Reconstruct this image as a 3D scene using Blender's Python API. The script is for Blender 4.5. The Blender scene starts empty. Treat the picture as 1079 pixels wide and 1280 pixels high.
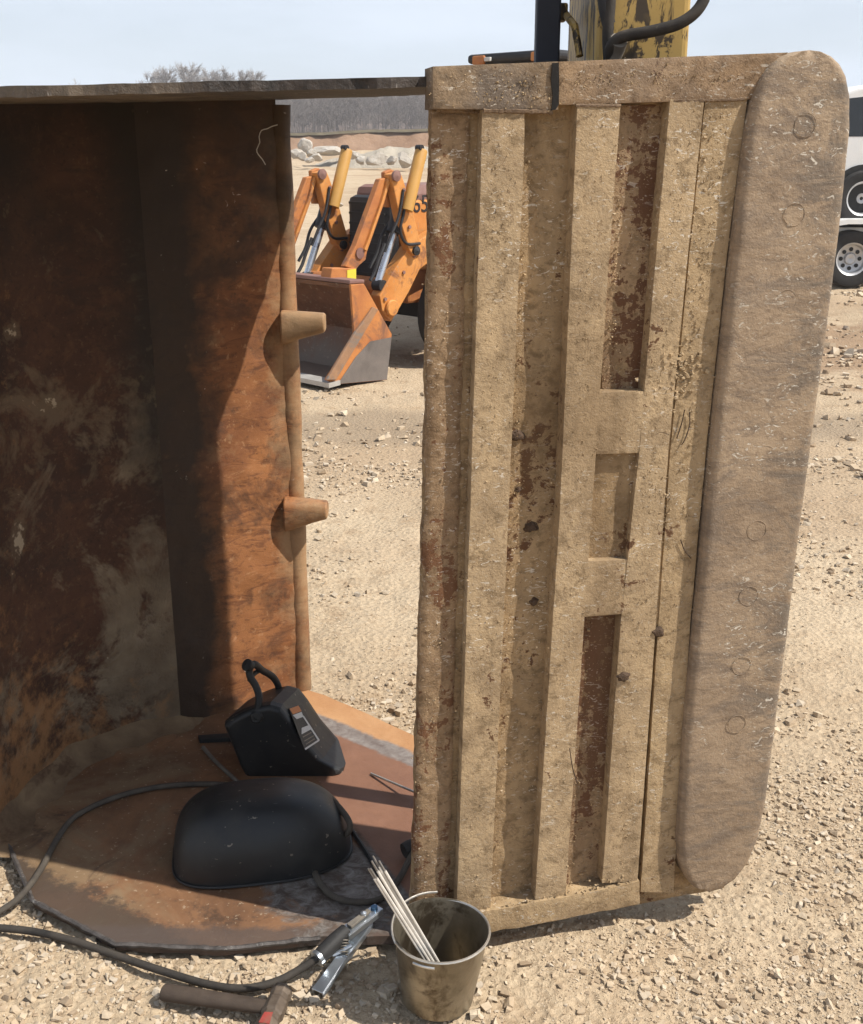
import bpy, bmesh, math, random
import numpy as np
from mathutils import Vector, Matrix, noise as mn
R = math.radians
random.seed(7); rng = np.random.default_rng(7)
scn = bpy.context.scene
COL = scn.collection

# ------------------------------------------------------------------ camera
F, CX, CY, HOR, CH = 1400.0, 539.5, 640.0, 185.0, 1.5
PITCH = math.atan((CY - HOR) / F)
cam = bpy.data.cameras.new('camera'); camo = bpy.data.objects.new('camera', cam); COL.objects.link(camo)
camo.location = (0, 0, CH); camo.rotation_euler = (R(90) - PITCH, 0, 0)
cam.sensor_fit = 'VERTICAL'; cam.sensor_height = 36.0; cam.lens = 36.0 * F / 1280.0
cam.clip_start = 0.05; cam.clip_end = 3000
scn.camera = camo

# ------------------------------------------------------------------ light
SUN_EL, SUN_AZ = R(52), R(-16)            # azimuth from +X, negative = towards the camera side
S = Vector((math.cos(SUN_EL) * math.cos(SUN_AZ), math.cos(SUN_EL) * math.sin(SUN_AZ), math.sin(SUN_EL)))
sl = bpy.data.lights.new('sun', 'SUN'); sl.energy = 5.0; sl.angle = R(0.53); sl.color = (1.0, 0.95, 0.87)
so = bpy.data.objects.new('sun', sl); COL.objects.link(so)
so.rotation_euler = S.to_track_quat('Z', 'Y').to_euler()
w = bpy.data.worlds.new('World'); scn.world = w; w.use_nodes = True
wn = w.node_tree; wn.nodes.clear()
_o = wn.nodes.new('ShaderNodeOutputWorld'); _b = wn.nodes.new('ShaderNodeBackground'); _b.inputs['Strength'].default_value = 0.092
_s = wn.nodes.new('ShaderNodeTexSky'); _s.sky_type = 'NISHITA'; _s.sun_disc = False
_s.sun_elevation = SUN_EL; _s.sun_rotation = math.atan2(S.x, S.y); _s.air_density = 1.0; _s.dust_density = 1.5; _s.ozone_density = 1.5
_tc = wn.nodes.new('ShaderNodeTexCoord'); _mp = wn.nodes.new('ShaderNodeMapping'); _mp.inputs['Scale'].default_value = (2.0, 2.0, 9.0)
_nz = wn.nodes.new('ShaderNodeTexNoise'); _nz.inputs['Scale'].default_value = 1.6; _nz.inputs['Detail'].default_value = 7; _nz.inputs['Roughness'].default_value = 0.55
_cr = wn.nodes.new('ShaderNodeValToRGB'); _cr.color_ramp.elements[0].position = 0.38; _cr.color_ramp.elements[1].position = 0.68
_cr.color_ramp.elements[0].color = (0.72, 0.72, 0.72, 1); _cr.color_ramp.elements[1].color = (1, 1, 1, 1)
_sx = wn.nodes.new('ShaderNodeSeparateXYZ'); _mr = wn.nodes.new('ShaderNodeMapRange'); _mr.inputs[1].default_value = 0.0; _mr.inputs[2].default_value = 0.75; _mr.inputs[3].default_value = 1.0; _mr.inputs[4].default_value = 0.35
_mm = wn.nodes.new('ShaderNodeMath'); _mm.operation = 'MULTIPLY'
_mx = wn.nodes.new('ShaderNodeMix'); _mx.data_type = 'RGBA'; _mx.inputs['B'].default_value = (7.7, 8.6, 9.9, 1)
wn.links.new(_tc.outputs['Generated'], _mp.inputs['Vector']); wn.links.new(_mp.outputs[0], _nz.inputs['Vector'])
wn.links.new(_nz.outputs['Fac'], _cr.inputs['Fac']); wn.links.new(_tc.outputs['Generated'], _sx.inputs[0]); wn.links.new(_sx.outputs[2], _mr.inputs[0]); wn.links.new(_mr.outputs[0], _mm.inputs[1]); wn.links.new(_cr.outputs['Color'], _mm.inputs[0]); wn.links.new(_mm.outputs[0], _mx.inputs['Factor'])
wn.links.new(_s.outputs[0], _mx.inputs['A']); wn.links.new(_mx.outputs['Result'], _b.inputs['Color']); wn.links.new(_b.outputs[0], _o.inputs['Surface'])
cy_ = scn.cycles; cy_.use_adaptive_sampling = True; cy_.adaptive_threshold = 0.02; cy_.max_bounces = 5; cy_.diffuse_bounces = 3; cy_.volume_bounces = 0; cy_.glossy_bounces = 3; cy_.transmission_bounces = 2; cy_.caustics_reflective = False; cy_.caustics_refractive = False
vs = scn.view_settings; vs.view_transform = 'Standard'; vs.look = 'None'; vs.gamma = 1.0; vs.use_curve_mapping = False; vs.exposure = 0.36

# ------------------------------------------------------------------ projection helpers (photo pixel -> point on a real plane)
_fw = Vector((0, math.cos(PITCH), -math.sin(PITCH))); _up = Vector((0, math.sin(PITCH), math.cos(PITCH))); CAM = Vector((0, 0, CH))
def ray(px, py): return Vector((1, 0, 0)) * ((px - CX) / F) + _up * ((CY - py) / F) + _fw
def gp(px, py, z=0.0):
    d = ray(px, py); return CAM + d * ((z - CH) / d.z)
def yp(px, py, y):
    d = ray(px, py); return CAM + d * (y / d.y)
def pl(px, py, p0, n):
    d = ray(px, py); return CAM + d * ((p0 - CAM).dot(n) / d.dot(n))

# ------------------------------------------------------------------ material kit
class NT:
    def __init__(s, name):
        s.m = bpy.data.materials.new(name); s.m.use_nodes = True; s.t = s.m.node_tree; s.n = s.t.nodes; s.n.clear()
        s.out = s.n.new('ShaderNodeOutputMaterial'); s.p = s.n.new('ShaderNodeBsdfPrincipled')
        s.t.links.new(s.p.outputs[0], s.out.inputs['Surface'])
        s.tc = s.n.new('ShaderNodeTexCoord'); s.obj = s.tc.outputs['Object']
    def set(s, inp, v):
        if hasattr(v, 'node'): s.t.links.new(v, inp)
        elif isinstance(v, (tuple, list)) and len(v) == 3 and inp.type == 'RGBA': inp.default_value = (*v, 1)
        else: inp.default_value = v
    def map(s, scale=(1, 1, 1), rot=(0, 0, 0), vec=None):
        m = s.n.new('ShaderNodeMapping'); s.set(m.inputs['Vector'], vec or s.obj); m.inputs['Scale'].default_value = scale; m.inputs['Rotation'].default_value = rot
        return m.outputs[0]
    def noise(s, scale, detail=6, rough=0.6, dist=0.0, vec=None):
        n = s.n.new('ShaderNodeTexNoise'); s.set(n.inputs['Vector'], vec or s.obj)
        n.inputs['Scale'].default_value = scale; n.inputs['Detail'].default_value = min(detail, 5) if detail > 4 else min(detail, 3); n.inputs['Roughness'].default_value = rough; n.inputs['Distortion'].default_value = dist
        return n.outputs['Fac']
    def voro(s, scale, feature='F1', vec=None, out='Distance'):
        n = s.n.new('ShaderNodeTexVoronoi'); s.set(n.inputs['Vector'], vec or s.obj); n.feature = feature; n.inputs['Scale'].default_value = scale
        return n.outputs[out]
    def ramp(s, f, stops):
        r = s.n.new('ShaderNodeValToRGB'); s.set(r.inputs['Fac'], f); e = r.color_ramp.elements
        while len(e) < len(stops): e.new(0.5)
        for k, (p, c) in enumerate(stops):
            e[k].position = p; e[k].color = (c, c, c, 1) if isinstance(c, (int, float)) else (*c, 1)
        return r.outputs['Color']
    def mix(s, f, a, b, mode='MIX'):
        m = s.n.new('ShaderNodeMix'); m.data_type = 'RGBA'; m.blend_type = mode
        s.set(m.inputs['Factor'], f); s.set(m.inputs['A'], a); s.set(m.inputs['B'], b); return m.outputs['Result']
    def mth(s, op, a, b=0.5):
        m = s.n.new('ShaderNodeMath'); m.operation = op; m.use_clamp = False; s.set(m.inputs[0], a); s.set(m.inputs[1], b); return m.outputs[0]
    def sep(s, vec=None):
        m = s.n.new('ShaderNodeSeparateXYZ'); s.set(m.inputs[0], vec or s.obj); return m.outputs
    def rng(s, v, a, b, c=0.0, d=1.0):
        m = s.n.new('ShaderNodeMapRange'); s.set(m.inputs[0], v); m.inputs[1].default_value = a; m.inputs[2].default_value = b; m.inputs[3].default_value = c; m.inputs[4].default_value = d
        return m.outputs[0]
    def bump(s, h, strength=0.5, dist=0.01, normal=None):
        b = s.n.new('ShaderNodeBump'); s.set(b.inputs['Height'], h); b.inputs['Strength'].default_value = strength; b.inputs['Distance'].default_value = dist
        if normal: s.t.links.new(normal, b.inputs['Normal'])
        return b.outputs[0]
    def island(s): return s.n.new('ShaderNodeNewGeometry').outputs['Random Per Island']
    def fin(s, col, rough=0.8, metal=0.0, normal=None, spec=0.5):
        s.set(s.p.inputs['Base Color'], col); s.set(s.p.inputs['Roughness'], rough); s.set(s.p.inputs['Metallic'], metal); s.p.inputs['Specular IOR Level'].default_value = spec
        if normal: s.t.links.new(normal, s.p.inputs['Normal'])
        return s.m

def mud_mat(name, lo, hi, rust=(0.085, 0.035, 0.016), rust_amt=0.62, grey=0.0, fleck=0.5, bstr=0.9):
    k = NT(name)
    big = k.noise(3.2, 5, 0.62, 0.4); med = k.noise(17, 5, 0.7, 0.3, k.map((1, 1, 0.7)))
    col = k.mix(k.ramp(big, [(0.3, 0.0), (0.7, 1.0)]), lo, hi)
    col = k.mix(k.ramp(med, [(0.38, 0.0), (0.66, 0.8)]), col, (hi[0] * 1.22, hi[1] * 1.2, hi[2] * 1.15))
    fib = k.noise(34, 5, 0.75, 0.4, k.map((1, 1, 1.3)))
    col = k.mix(k.ramp(fib, [(0.37, 0.62), (0.50, 0.0)]), col, (lo[0] * 0.58, lo[1] * 0.56, lo[2] * 0.52))
    rm = k.noise(4.5, 5, 0.72, 0.5, k.map((1.5, 1.5, 0.55)))
    rmx = k.mth('ADD', rm, k.mth('MULTIPLY', k.mth('SUBTRACT', fib, 0.5), 0.75))
    col = k.mix(k.ramp(rmx, [(rust_amt, 0.0), (rust_amt + 0.035, 0.9)]), col, rust)
    sp_ = k.noise(75, 3, 0.6)
    col = k.mix(k.ramp(sp_, [(0.63, 0.0), (0.70, 0.42)]), col, (lo[0] * 0.45, lo[1] * 0.36, lo[2] * 0.32))
    if grey:
        g = k.noise(5, 5, 0.7, 0.6, k.map((1, 1, 2.0)))
        col = k.mix(k.ramp(g, [(0.45, 0.0), (0.6, grey)]), col, (0.12, 0.105, 0.095))
    sc = k.noise(48, 3, 0.65, 1.6, k.map((1, 1, 2.8), (0, 0.6, 0)))
    fl = k.mth('MULTIPLY', k.ramp(sc, [(0.61, 0.0), (0.64, 1.0)]), k.ramp(big, [(0.44, 0.15), (0.56, min(1, fleck * 1.5))]))
    col = k.mix(fl, col, (0.62, 0.56, 0.47))
    dk_ = k.noise(2.1, 5, 0.7, 0.8, k.map((2.2, 2.2, 0.7)))
    col = k.mix(k.ramp(dk_, [(0.52, 0.0), (0.68, 0.45)]), col, (lo[0] * 0.65, lo[1] * 0.6, lo[2] * 0.56))
    h = k.mth('ADD', k.mth('MULTIPLY', fib, 0.22), k.mth('ADD', k.mth('MULTIPLY', sp_, -0.30), k.mth('MULTIPLY', k.noise(150, 4, 0.75), 0.9)))
    nb = k.bump(h, bstr, 0.0028)
    return k.fin(col, 0.92, 0.0, nb, 0.22)

M = {}
M['mud'] = mud_mat('mud_caked_steel', (0.245, 0.168, 0.092), (0.385, 0.280, 0.165), rust_amt=0.665)
M['mud_strip'] = mud_mat('mud_strip', (0.255, 0.178, 0.102), (0.395, 0.290, 0.176), rust_amt=0.69)
M['mud_valley'] = mud_mat('mud_valley', (0.215, 0.145, 0.078), (0.345, 0.243, 0.138), rust_amt=0.63)
M['mud_red'] = mud_mat('mud_red', (0.185, 0.115, 0.064), (0.285, 0.195, 0.115), rust=(0.13, 0.058, 0.028), rust_amt=0.58)
M['pocket'] = mud_mat('pocket_rust', (0.20, 0.128, 0.072), (0.33, 0.232, 0.138), rust=(0.105, 0.046, 0.024), rust_amt=0.515, fleck=0.3)
M['topbar'] = mud_mat('top_bar', (0.19, 0.122, 0.070), (0.305, 0.21, 0.128), rust_amt=0.66, grey=0.25, fleck=0.8)
M['darkbar'] = mud_mat('dark_bar', (0.13, 0.092, 0.06), (0.25, 0.18, 0.115), rust_amt=0.62, grey=0.5, fleck=0.9)
M['crumb'] = mud_mat('mud_crumb', (0.27, 0.19, 0.108), (0.38, 0.28, 0.17), rust_amt=0.85)

# worn cutting edge: warm brown, smeared grey towards the tip, nicked
k = NT('worn_edge_steel')
b1 = k.noise(3.0, 5, 0.65, 0.5); s1 = k.noise(7, 5, 0.78, 0.8, k.map((0.9, 0.9, 2.2), (0, 0.4, 0))); s2 = k.noise(30, 5, 0.78, 0.5, k.map((0.8, 0.8, 2.1), (0, 0.4, 0)))
c = k.mix(k.ramp(b1, [(0.3, 0.0), (0.7, 1.0)]), (0.245, 0.173, 0.110), (0.370, 0.272, 0.178))
c = k.mix(k.ramp(s1, [(0.46, 0.0), (0.60, 0.7)]), c, (0.155, 0.118, 0.088))
c = k.mix(k.ramp(s2, [(0.36, 0.5), (0.50, 0.0)]), c, (0.13, 0.088, 0.058))
c = k.mix(k.ramp(s2, [(0.58, 0.0), (0.70, 0.5)]), c, (0.42, 0.32, 0.22))
xs = k.sep()
edge = k.mth('ADD', k.rng(xs[0], 0.56, 0.73), k.mth('MULTIPLY', k.mth('SUBTRACT', k.mth('ADD', k.mth('MULTIPLY', s1, 0.6), k.mth('MULTIPLY', s2, 0.4)), 0.5), 3.6))
c = k.mix(k.ramp(edge, [(0.35, 0.0), (0.95, 0.72)]), c, (0.125, 0.103, 0.080))
fl = k.mth('MULTIPLY', k.ramp(k.noise(45, 3, 0.6, 1.8, k.map((1, 1, 2.2), (0, 0.7, 0))), [(0.61, 0.0), (0.635, 1.0)]), k.ramp(b1, [(0.44, 0.1), (0.56, 0.85)]))
c = k.mix(fl, c, (0.58, 0.52, 0.43))
h = k.mth('ADD', k.mth('MULTIPLY', s2, 0.4), k.mth('ADD', k.mth('MULTIPLY', k.noise(120, 4, 0.75), 0.9), k.mth('MULTIPLY', fl, -0.5)))
M['edge'] = k.fin(c, 0.74, 0.0, k.bump(h, 0.8, 0.0025), 0.35)

# rusty inside of the bucket (back plate): dark brown, dried mud low down
k = NT('dark_rust_back')
b1 = k.noise(2.4, 9, 0.66, 0.6); f1 = k.noise(26, 8, 0.72, 0.4); st = k.noise(9, 8, 0.7, 0.5, k.map((1, 1, 2.6), (0, 0.25, 0)))
c = k.mix(k.ramp(b1, [(0.32, 0.0), (0.68, 1.0)]), (0.024, 0.011, 0.007), (0.085, 0.036, 0.018))
c = k.mix(k.ramp(f1, [(0.50, 0.0), (0.72, 0.6)]), c, (0.125, 0.058, 0.026))
sp2 = k.noise(85, 3, 0.6)
c = k.mix(k.ramp(sp2, [(0.62, 0.0), (0.70, 0.28)]), c, (0.20, 0.12, 0.062))
c = k.mix(k.ramp(sp2, [(0.33, 0.4), (0.40, 0.0)]), c, (0.014, 0.009, 0.006))
c = k.mix(k.ramp(st, [(0.54, 0.0), (0.68, 0.6)]), c, (0.030, 0.018, 0.012))
xs = k.sep()
# dried mud band near the crease (low) and a few loose patches
lowz = k.rng(xs[2], 1.25, 0.1, 0.0, 0.24); crx = k.rng(xs[0], -0.86, -0.70, 0.0, 0.17)
mm = k.mth('ADD', k.mth('ADD', lowz, crx), k.noise(4.2, 10, 0.74, 0.5))
mm = k.mth('ADD', mm, k.mth('MULTIPLY', k.noise(45, 5, 0.7), 0.16))
mud = k.mix(k.ramp(k.noise(12, 6), [(0.3, 0.0), (0.7, 1.0)]), (0.13, 0.095, 0.058), (0.27, 0.21, 0.135))
c = k.mix(k.ramp(mm, [(0.80, 0.0), (0.90, 0.7)]), c, mud)
top_dark = k.mth('ADD', k.rng(xs[2], 0.95, 1.6, 0.0, 0.55), k.noise(3.0, 5, 0.6))
c = k.mix(k.ramp(top_dark, [(0.62, 0.0), (1.0, 0.8)]), c, (0.016, 0.012, 0.009))  # wall colour gets darker towards the top
crease_shade = k.mth('ADD', k.mth('MULTIPLY', k.rng(xs[0], -0.80, -0.68, 0.0, 0.5), k.rng(xs[2], 0.35, 0.9, 0.15, 1.0)), k.mth('MULTIPLY', k.noise(5, 5, 0.7), 0.6))
c = k.mix(k.ramp(crease_shade, [(0.42, 0.0), (0.75, 0.9)]), c, (0.022, 0.016, 0.011))  # the shaded band at the crease, painted on into the wall colour
pm = k.noise(7, 8, 0.7, 0.4)
pz = k.mth('ADD', pm, k.rng(k.mth('ABSOLUTE', k.mth('SUBTRACT', xs[2], 0.92)), 0.0, 0.22, 0.10, 0.0))
c = k.mix(k.ramp(pz, [(0.60, 0.0), (0.70, 0.55)]), c, (0.17, 0.125, 0.075))
c = k.mix(k.ramp(pm, [(0.675, 0.0), (0.70, 0.85)]), c, (0.36, 0.29, 0.20))
orl = k.mth('ADD', k.rng(xs[2], 0.55, 0.05, 0.0, 0.28), k.mth('ADD', k.rng(xs[0], -0.80, -0.98, 0.0, 0.22), k.noise(20, 8, 0.7)))
c = k.mix(k.ramp(orl, [(0.78, 0.0), (0.98, 0.75)]), c, (0.30, 0.15, 0.06))
h = k.mth('ADD', k.mth('MULTIPLY', f1, 0.6), k.mth('MULTIPLY', k.ramp(mm, [(0.84, 0.0), (0.95, 1.0)]), 0.5))
M['back'] = k.fin(c, 0.7, 0.0, k.bump(h, 0.8, 0.006), 0.3)

# orange-brown rust with wavy scrape marks (lip plate)
k = NT('orange_rust_lip')
b1 = k.noise(3.0, 8, 0.65, 0.5); wv = k.noise(12, 5, 0.74, 0.9, k.map((0.85, 0.85, 2.7), (0, 0.18, 0))); f2 = k.noise(48, 5, 0.7)
c = k.mix(k.ramp(b1, [(0.3, 0.0), (0.7, 1.0)]), (0.14, 0.050, 0.019), (0.33, 0.138, 0.05))
c = k.mix(k.ramp(wv, [(0.38, 0.7), (0.48, 0.0)]), c, (0.10, 0.036, 0.016))
c = k.mix(k.ramp(wv, [(0.61, 0.0), (0.68, 0.4)]), c, (0.40, 0.21, 0.10))
c = k.mix(k.ramp(f2, [(0.58, 0.0), (0.66, 0.6)]), c, (0.085, 0.036, 0.018))
c = k.mix(k.ramp(f2, [(0.34, 0.45), (0.40, 0.0)]), c, (0.42, 0.24, 0.12))
c = k.mix(k.ramp(k.noise(6, 5, 0.75, 0.4), [(0.50, 0.0), (0.62, 0.75)]), c, (0.085, 0.038, 0.02))
xs = k.sep()
rr = k.mth('ADD', k.rng(xs[0], -0.47, -0.36, 0.0, 0.3), k.noise(7, 8, 0.7))
c = k.mix(k.ramp(rr, [(0.62, 0.0), (0.85, 0.75)]), c, (0.36, 0.235, 0.125))
lip_shade = k.mth('ADD', k.rng(xs[0], -0.52, -0.62, 0.0, 0.6), k.noise(6, 6, 0.6))
c = k.mix(k.ramp(lip_shade, [(0.52, 0.0), (0.95, 0.94)]), c, (0.026, 0.018, 0.012))  # shade inside the bucket painted dark over the plate's inner part
top_dark = k.mth('ADD', k.rng(xs[2], 1.0, 1.6, 0.0, 0.6), k.noise(3.0, 5, 0.6))
c = k.mix(k.ramp(top_dark, [(0.66, 0.0), (1.05, 0.85)]), c, (0.03, 0.02, 0.014))  # plate colour darkens near its upper end
gt = k.noise(8, 5); wf = k.mth('MULTIPLY', k.ramp(k.noise(40, 3, 0.6, 1.0), [(0.69, 0.0), (0.73, 1.0)]), k.ramp(gt, [(0.52, 0.0), (0.6, 0.8)]))
c = k.mix(wf, c, (0.6, 0.52, 0.42))
h = k.mth('ADD', k.mth('MULTIPLY', wv, 0.6), k.mth('MULTIPLY', f2, 0.4))
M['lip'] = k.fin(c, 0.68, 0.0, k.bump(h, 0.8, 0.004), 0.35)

def simple(name, lo, hi, scale=12, rough=0.7, metal=0.0, bs=0.3, bd=0.003, spec=0.4, dirt=None, dirt_at=0.6, rough2=None):
    k = NT(name); n = k.noise(scale, 8, 0.66, 0.3)
    c = k.mix(k.ramp(n, [(0.3, 0.0), (0.7, 1.0)]), lo, hi)
    d = k.noise(scale * 0.6, 9, 0.72, 0.6)
    if dirt: c = k.mix(k.ramp(d, [(dirt_at, 0.0), (dirt_at + 0.1, 0.85)]), c, dirt)
    return k.fin(c, k.ramp(n, [(0.2, rough), (0.8, rough2 if rough2 is not None else min(1, rough + 0.12))]), metal, k.bump(k.noise(scale * 5, 5, 0.65), bs, bd), spec)
M['burnt'] = simple('heat_burnt_steel', (0.035, 0.030, 0.032), (0.10, 0.075, 0.07), 20, 0.55, 0.0, 0.5, 0.004, 0.5, (0.14, 0.065, 0.035), 0.58)
M['ground_steel'] = simple('ground_bare_steel', (0.16, 0.16, 0.165), (0.33, 0.33, 0.34), 16, 0.45, 0.5, 0.5, 0.003, 0.5, (0.06, 0.05, 0.048), 0.50)
M['primer'] = simple('red_oxide_plate', (0.24, 0.095, 0.055), (0.31, 0.13, 0.075), 6, 0.62, 0.0, 0.25, 0.002, 0.4, (0.20, 0.12, 0.085), 0.66)
M['orange_plate'] = simple('orange_rust_plate', (0.36, 0.175, 0.07), (0.48, 0.27, 0.125), 5, 0.75, 0.0, 0.4, 0.003, 0.3, (0.27, 0.12, 0.05), 0.6)
k = NT('scraped_plate_edge'); n1 = k.noise(16, 5, 0.7, 0.5); xs = k.sep()
c = k.mix(k.ramp(n1, [(0.3, 0.0), (0.7, 1.0)]), (0.05, 0.038, 0.028), (0.18, 0.14, 0.10))
bx_ = k.mth('ADD', k.rng(xs[0], -0.62, -0.25, 0.0, 0.8), k.mth('SUBTRACT', k.noise(8, 5, 0.7, 0.5, k.map((2.5, 1, 1))), 0.5))
c = k.mix(k.ramp(bx_, [(0.25, 0.0), (0.6, 0.93)]), c, k.mix(k.ramp(n1, [(0.4, 0.0), (0.75, 1.0)]), (0.018, 0.015, 0.013), (0.07, 0.052, 0.042)))
sw = k.noise(20, 3, 0.7, 0.6, k.map((2.2, 0.6, 0.6)))
c = k.mix(k.ramp(sw, [(0.66, 0.0), (0.70, 0.75)]), c, (0.34, 0.31, 0.28))
M['ceil'] = k.fin(c, 0.65, 0.0, k.bump(k.noise(50, 5, 0.7), 0.8, 0.006), 0.4)
M['fillet'] = simple('dusty_fillet', (0.085, 0.05, 0.028), (0.22, 0.15, 0.085), 9, 0.9, 0.0, 0.6, 0.005, 0.25, (0.075, 0.038, 0.02), 0.52)
M['rimdark'] = simple('scorched_rim', (0.04, 0.034, 0.03), (0.12, 0.105, 0.095), 40, 0.55, 0.2, 0.5, 0.003, 0.4, (0.34, 0.32, 0.29), 0.60)
M['cutdark'] = simple('cut_gap_soot', (0.008, 0.007, 0.006), (0.02, 0.017, 0.015), 20, 0.9)
M['chalk'] = simple('chalk', (0.5, 0.46, 0.40), (0.6, 0.56, 0.5), 20, 0.95)

# lower side plate: scaled rust, dried mud, heat-blued cut edges, a ground weld band and a patch of red primer
def side(k, p, q):
    """signed distance (m) from line p->q on the ground, positive to the left of p->q"""
    d = (q - p); d.z = 0; d.normalize(); nx, ny = -d.y, d.x
    xs = k.sep(); off = -(nx * p.x + ny * p.y)
    return k.mth('ADD', k.mth('ADD', k.mth('MULTIPLY', xs[0], nx), k.mth('MULTIPLY', xs[1], ny)), off)
k = NT('rust_side_plate')
b1 = k.noise(3.4, 9, 0.66, 0.7); f1 = k.noise(24, 8, 0.7, 0.4); xs = k.sep()
c = k.mix(k.ramp(b1, [(0.3, 0.0), (0.7, 1.0)]), (0.095, 0.048, 0.026), (0.25, 0.125, 0.058))
c = k.mix(k.ramp(f1, [(0.5, 0.0), (0.7, 0.55)]), c, (0.10, 0.045, 0.022))
mdl = k.mth('ADD', k.rng(xs[0], -0.45, -0.85, 0.0, 0.16), k.noise(3.6, 9, 0.7, 0.8))
c = k.mix(k.ramp(mdl, [(0.54, 0.0), (0.68, 0.8)]), c, (0.20, 0.135, 0.075))
c = k.mix(k.ramp(k.noise(6, 5, 0.75, 0.7), [(0.56, 0.0), (0.66, 0.75)]), c, (0.055, 0.032, 0.02))
c = k.mix(k.ramp(k.noise(90, 3, 0.6), [(0.64, 0.0), (0.68, 0.6)]), c, (0.36, 0.27, 0.18))
c = k.mix(k.ramp(k.noise(9, 8, .7, .5), [(0.68, 0.0), (0.71, 0.75)]), c, (0.36, 0.28, 0.19))
nj = k.mth('MULTIPLY', k.mth('SUBTRACT', k.noise(20, 7, 0.75), 0.5), 0.16)
ej = k.mth('ADD', side(k, gp(42, 1126), gp(145, 1180)), nj)
c = k.mix(k.ramp(ej, [(0.05, 0.85), (0.08, 0.0)]), c, (0.05, 0.036, 0.027))
ej = k.mth('ADD', side(k, gp(145, 1180), gp(405, 1180)), k.mth('MULTIPLY', nj, 0.35))
c = k.mix(k.ramp(ej, [(0.012, 0.85), (0.03, 0.0)]), c, (0.075, 0.055, 0.045))
# grey ground patch in front, on the right
vx = k.n.new('ShaderNodeVectorMath'); vx.operation = 'DISTANCE'; k.t.links.new(k.obj, vx.inputs[0]); vx.inputs[1].default_value = gp(430, 1108, 0.02)
gm = k.mth('ADD', vx.outputs['Value'], k.mth('MULTIPLY', k.mth('SUBTRACT', k.noise(9, 8, 0.75, 0.8), 0.5), 0.34))
gcol = k.mix(k.ramp(k.noise(26, 7, 0.7, 0.8, k.map((1, 1.5, 1), (0, 0, 0.5))), [(0.42, 0.0), (0.70, 1.0)]), (0.065, 0.05, 0.04), (0.25, 0.235, 0.215))
c = k.mix(k.ramp(gm, [(0.13, 0.9), (0.18, 0.0)]), c, gcol)
# red primer right of the seam, ground weld band behind it, orange rust beyond
sm = side(k, gp(505, 1125), gp(408, 1000))
pr = k.mix(k.ramp(k.noise(6, 7, 0.65), [(0.3, 0.0), (0.75, 1.0)]), (0.165, 0.078, 0.046), (0.25, 0.126, 0.076))
c = k.mix(k.ramp(k.mth('MULTIPLY', sm, -1.0), [(0.0, 0.0), (0.006, 1.0)]), c, pr)
bd = k.mth('ADD', side(k, gp(520, 972), gp(420, 930)), k.mth('MULTIPLY', nj, 0.25)); bd = k.mth('MULTIPLY', bd, -1.0)
c = k.mix(k.ramp(bd, [(-0.03, 0.0), (-0.02, 1.0)] if False else [(0.0, 0.0), (0.01, 1.0)]), c, k.mix(k.ramp(k.noise(30, 6, .7, .5), [(0.35, 0.0), (0.7, 1.0)]), (0.13, 0.10, 0.085), (0.27, 0.24, 0.215)))
orc = k.mix(k.ramp(k.noise(5, 8, 0.68, 0.5), [(0.3, 0.0), (0.7, 1.0)]), (0.33, 0.155, 0.06), (0.47, 0.265, 0.125))
bd2 = k.mth('SUBTRACT', bd, 0.055)
c = k.mix(k.ramp(bd2, [(0.0, 0.0), (0.012, 1.0)]), c, orc)
h = k.mth('ADD', k.mth('MULTIPLY', f1, 0.6), k.mth('MULTIPLY', b1, 0.6))
M['plate'] = k.fin(c, k.ramp(b1, [(0.3, 0.55), (0.7, 0.8)]), 0.0, k.bump(h, 0.6, 0.006), 0.4)

# gravel and soil
k = NT('sandy_soil')
b1 = k.noise(0.9, 8, 0.62, 0.3); b2 = k.noise(7, 8, 0.7); b3 = k.noise(70, 6, 0.7); far = k.noise(0.16, 6, 0.6, 0.4, k.map((0.5, 1.6, 1)))
c = k.mix(k.ramp(b1, [(0.3, 0.0), (0.7, 1.0)]), (0.445, 0.342, 0.225), (0.545, 0.435, 0.30))
c = k.mix(k.ramp(b2, [(0.52, 0.0), (0.70, 0.6)]), c, (0.30, 0.20, 0.115))
c = k.mix(k.ramp(far, [(0.48, 0.0), (0.60, 0.6)]), c, (0.34, 0.235, 0.145))
c = k.mix(k.ramp(b3, [(0.35, 0.5), (0.55, 0.0)]), c, (0.27, 0.19, 0.12))
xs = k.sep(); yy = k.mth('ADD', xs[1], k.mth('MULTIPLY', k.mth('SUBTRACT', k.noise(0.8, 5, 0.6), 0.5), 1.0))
dark_band = k.mth('ABSOLUTE', k.mth('SUBTRACT', yy, 6.15)); c = k.mix(k.ramp(dark_band, [(0.22, 0.6), (0.45, 0.0)]), c, (0.25, 0.19, 0.13))  # darker strip across the yard, mixed into the soil colour
cl = k.mth('ADD', k.rng(k.mth('ABSOLUTE', k.mth('SUBTRACT', xs[1], 8.6)), 0.0, 2.6, 0.35, 0.0), k.mth('ADD', k.rng(xs[0], 1.5, 3.0, 0.0, 0.2), k.mth('MULTIPLY', k.noise(2.2, 5, 0.7), 0.6)))
c = k.mix(k.ramp(cl, [(0.60, 0.0), (0.75, 0.7)]), c, (0.25, 0.155, 0.09))
dxy = k.n.new('ShaderNodeVectorMath'); dxy.operation = 'LENGTH'; k.t.links.new(k.obj, dxy.inputs[0])
fr = k.mth('ADD', k.rng(dxy.outputs['Value'], 48, 70), k.mth('MULTIPLY', k.noise(0.05, 5), 0.3))
c = k.mix(k.ramp(fr, [(0.4, 0.0), (0.9, 1.0)]), c, k.mix(k.ramp(k.noise(0.2, 6), [(0.3, 0.0), (0.7, 1.0)]), (0.15, 0.115, 0.10), (0.20, 0.155, 0.13)))
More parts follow.
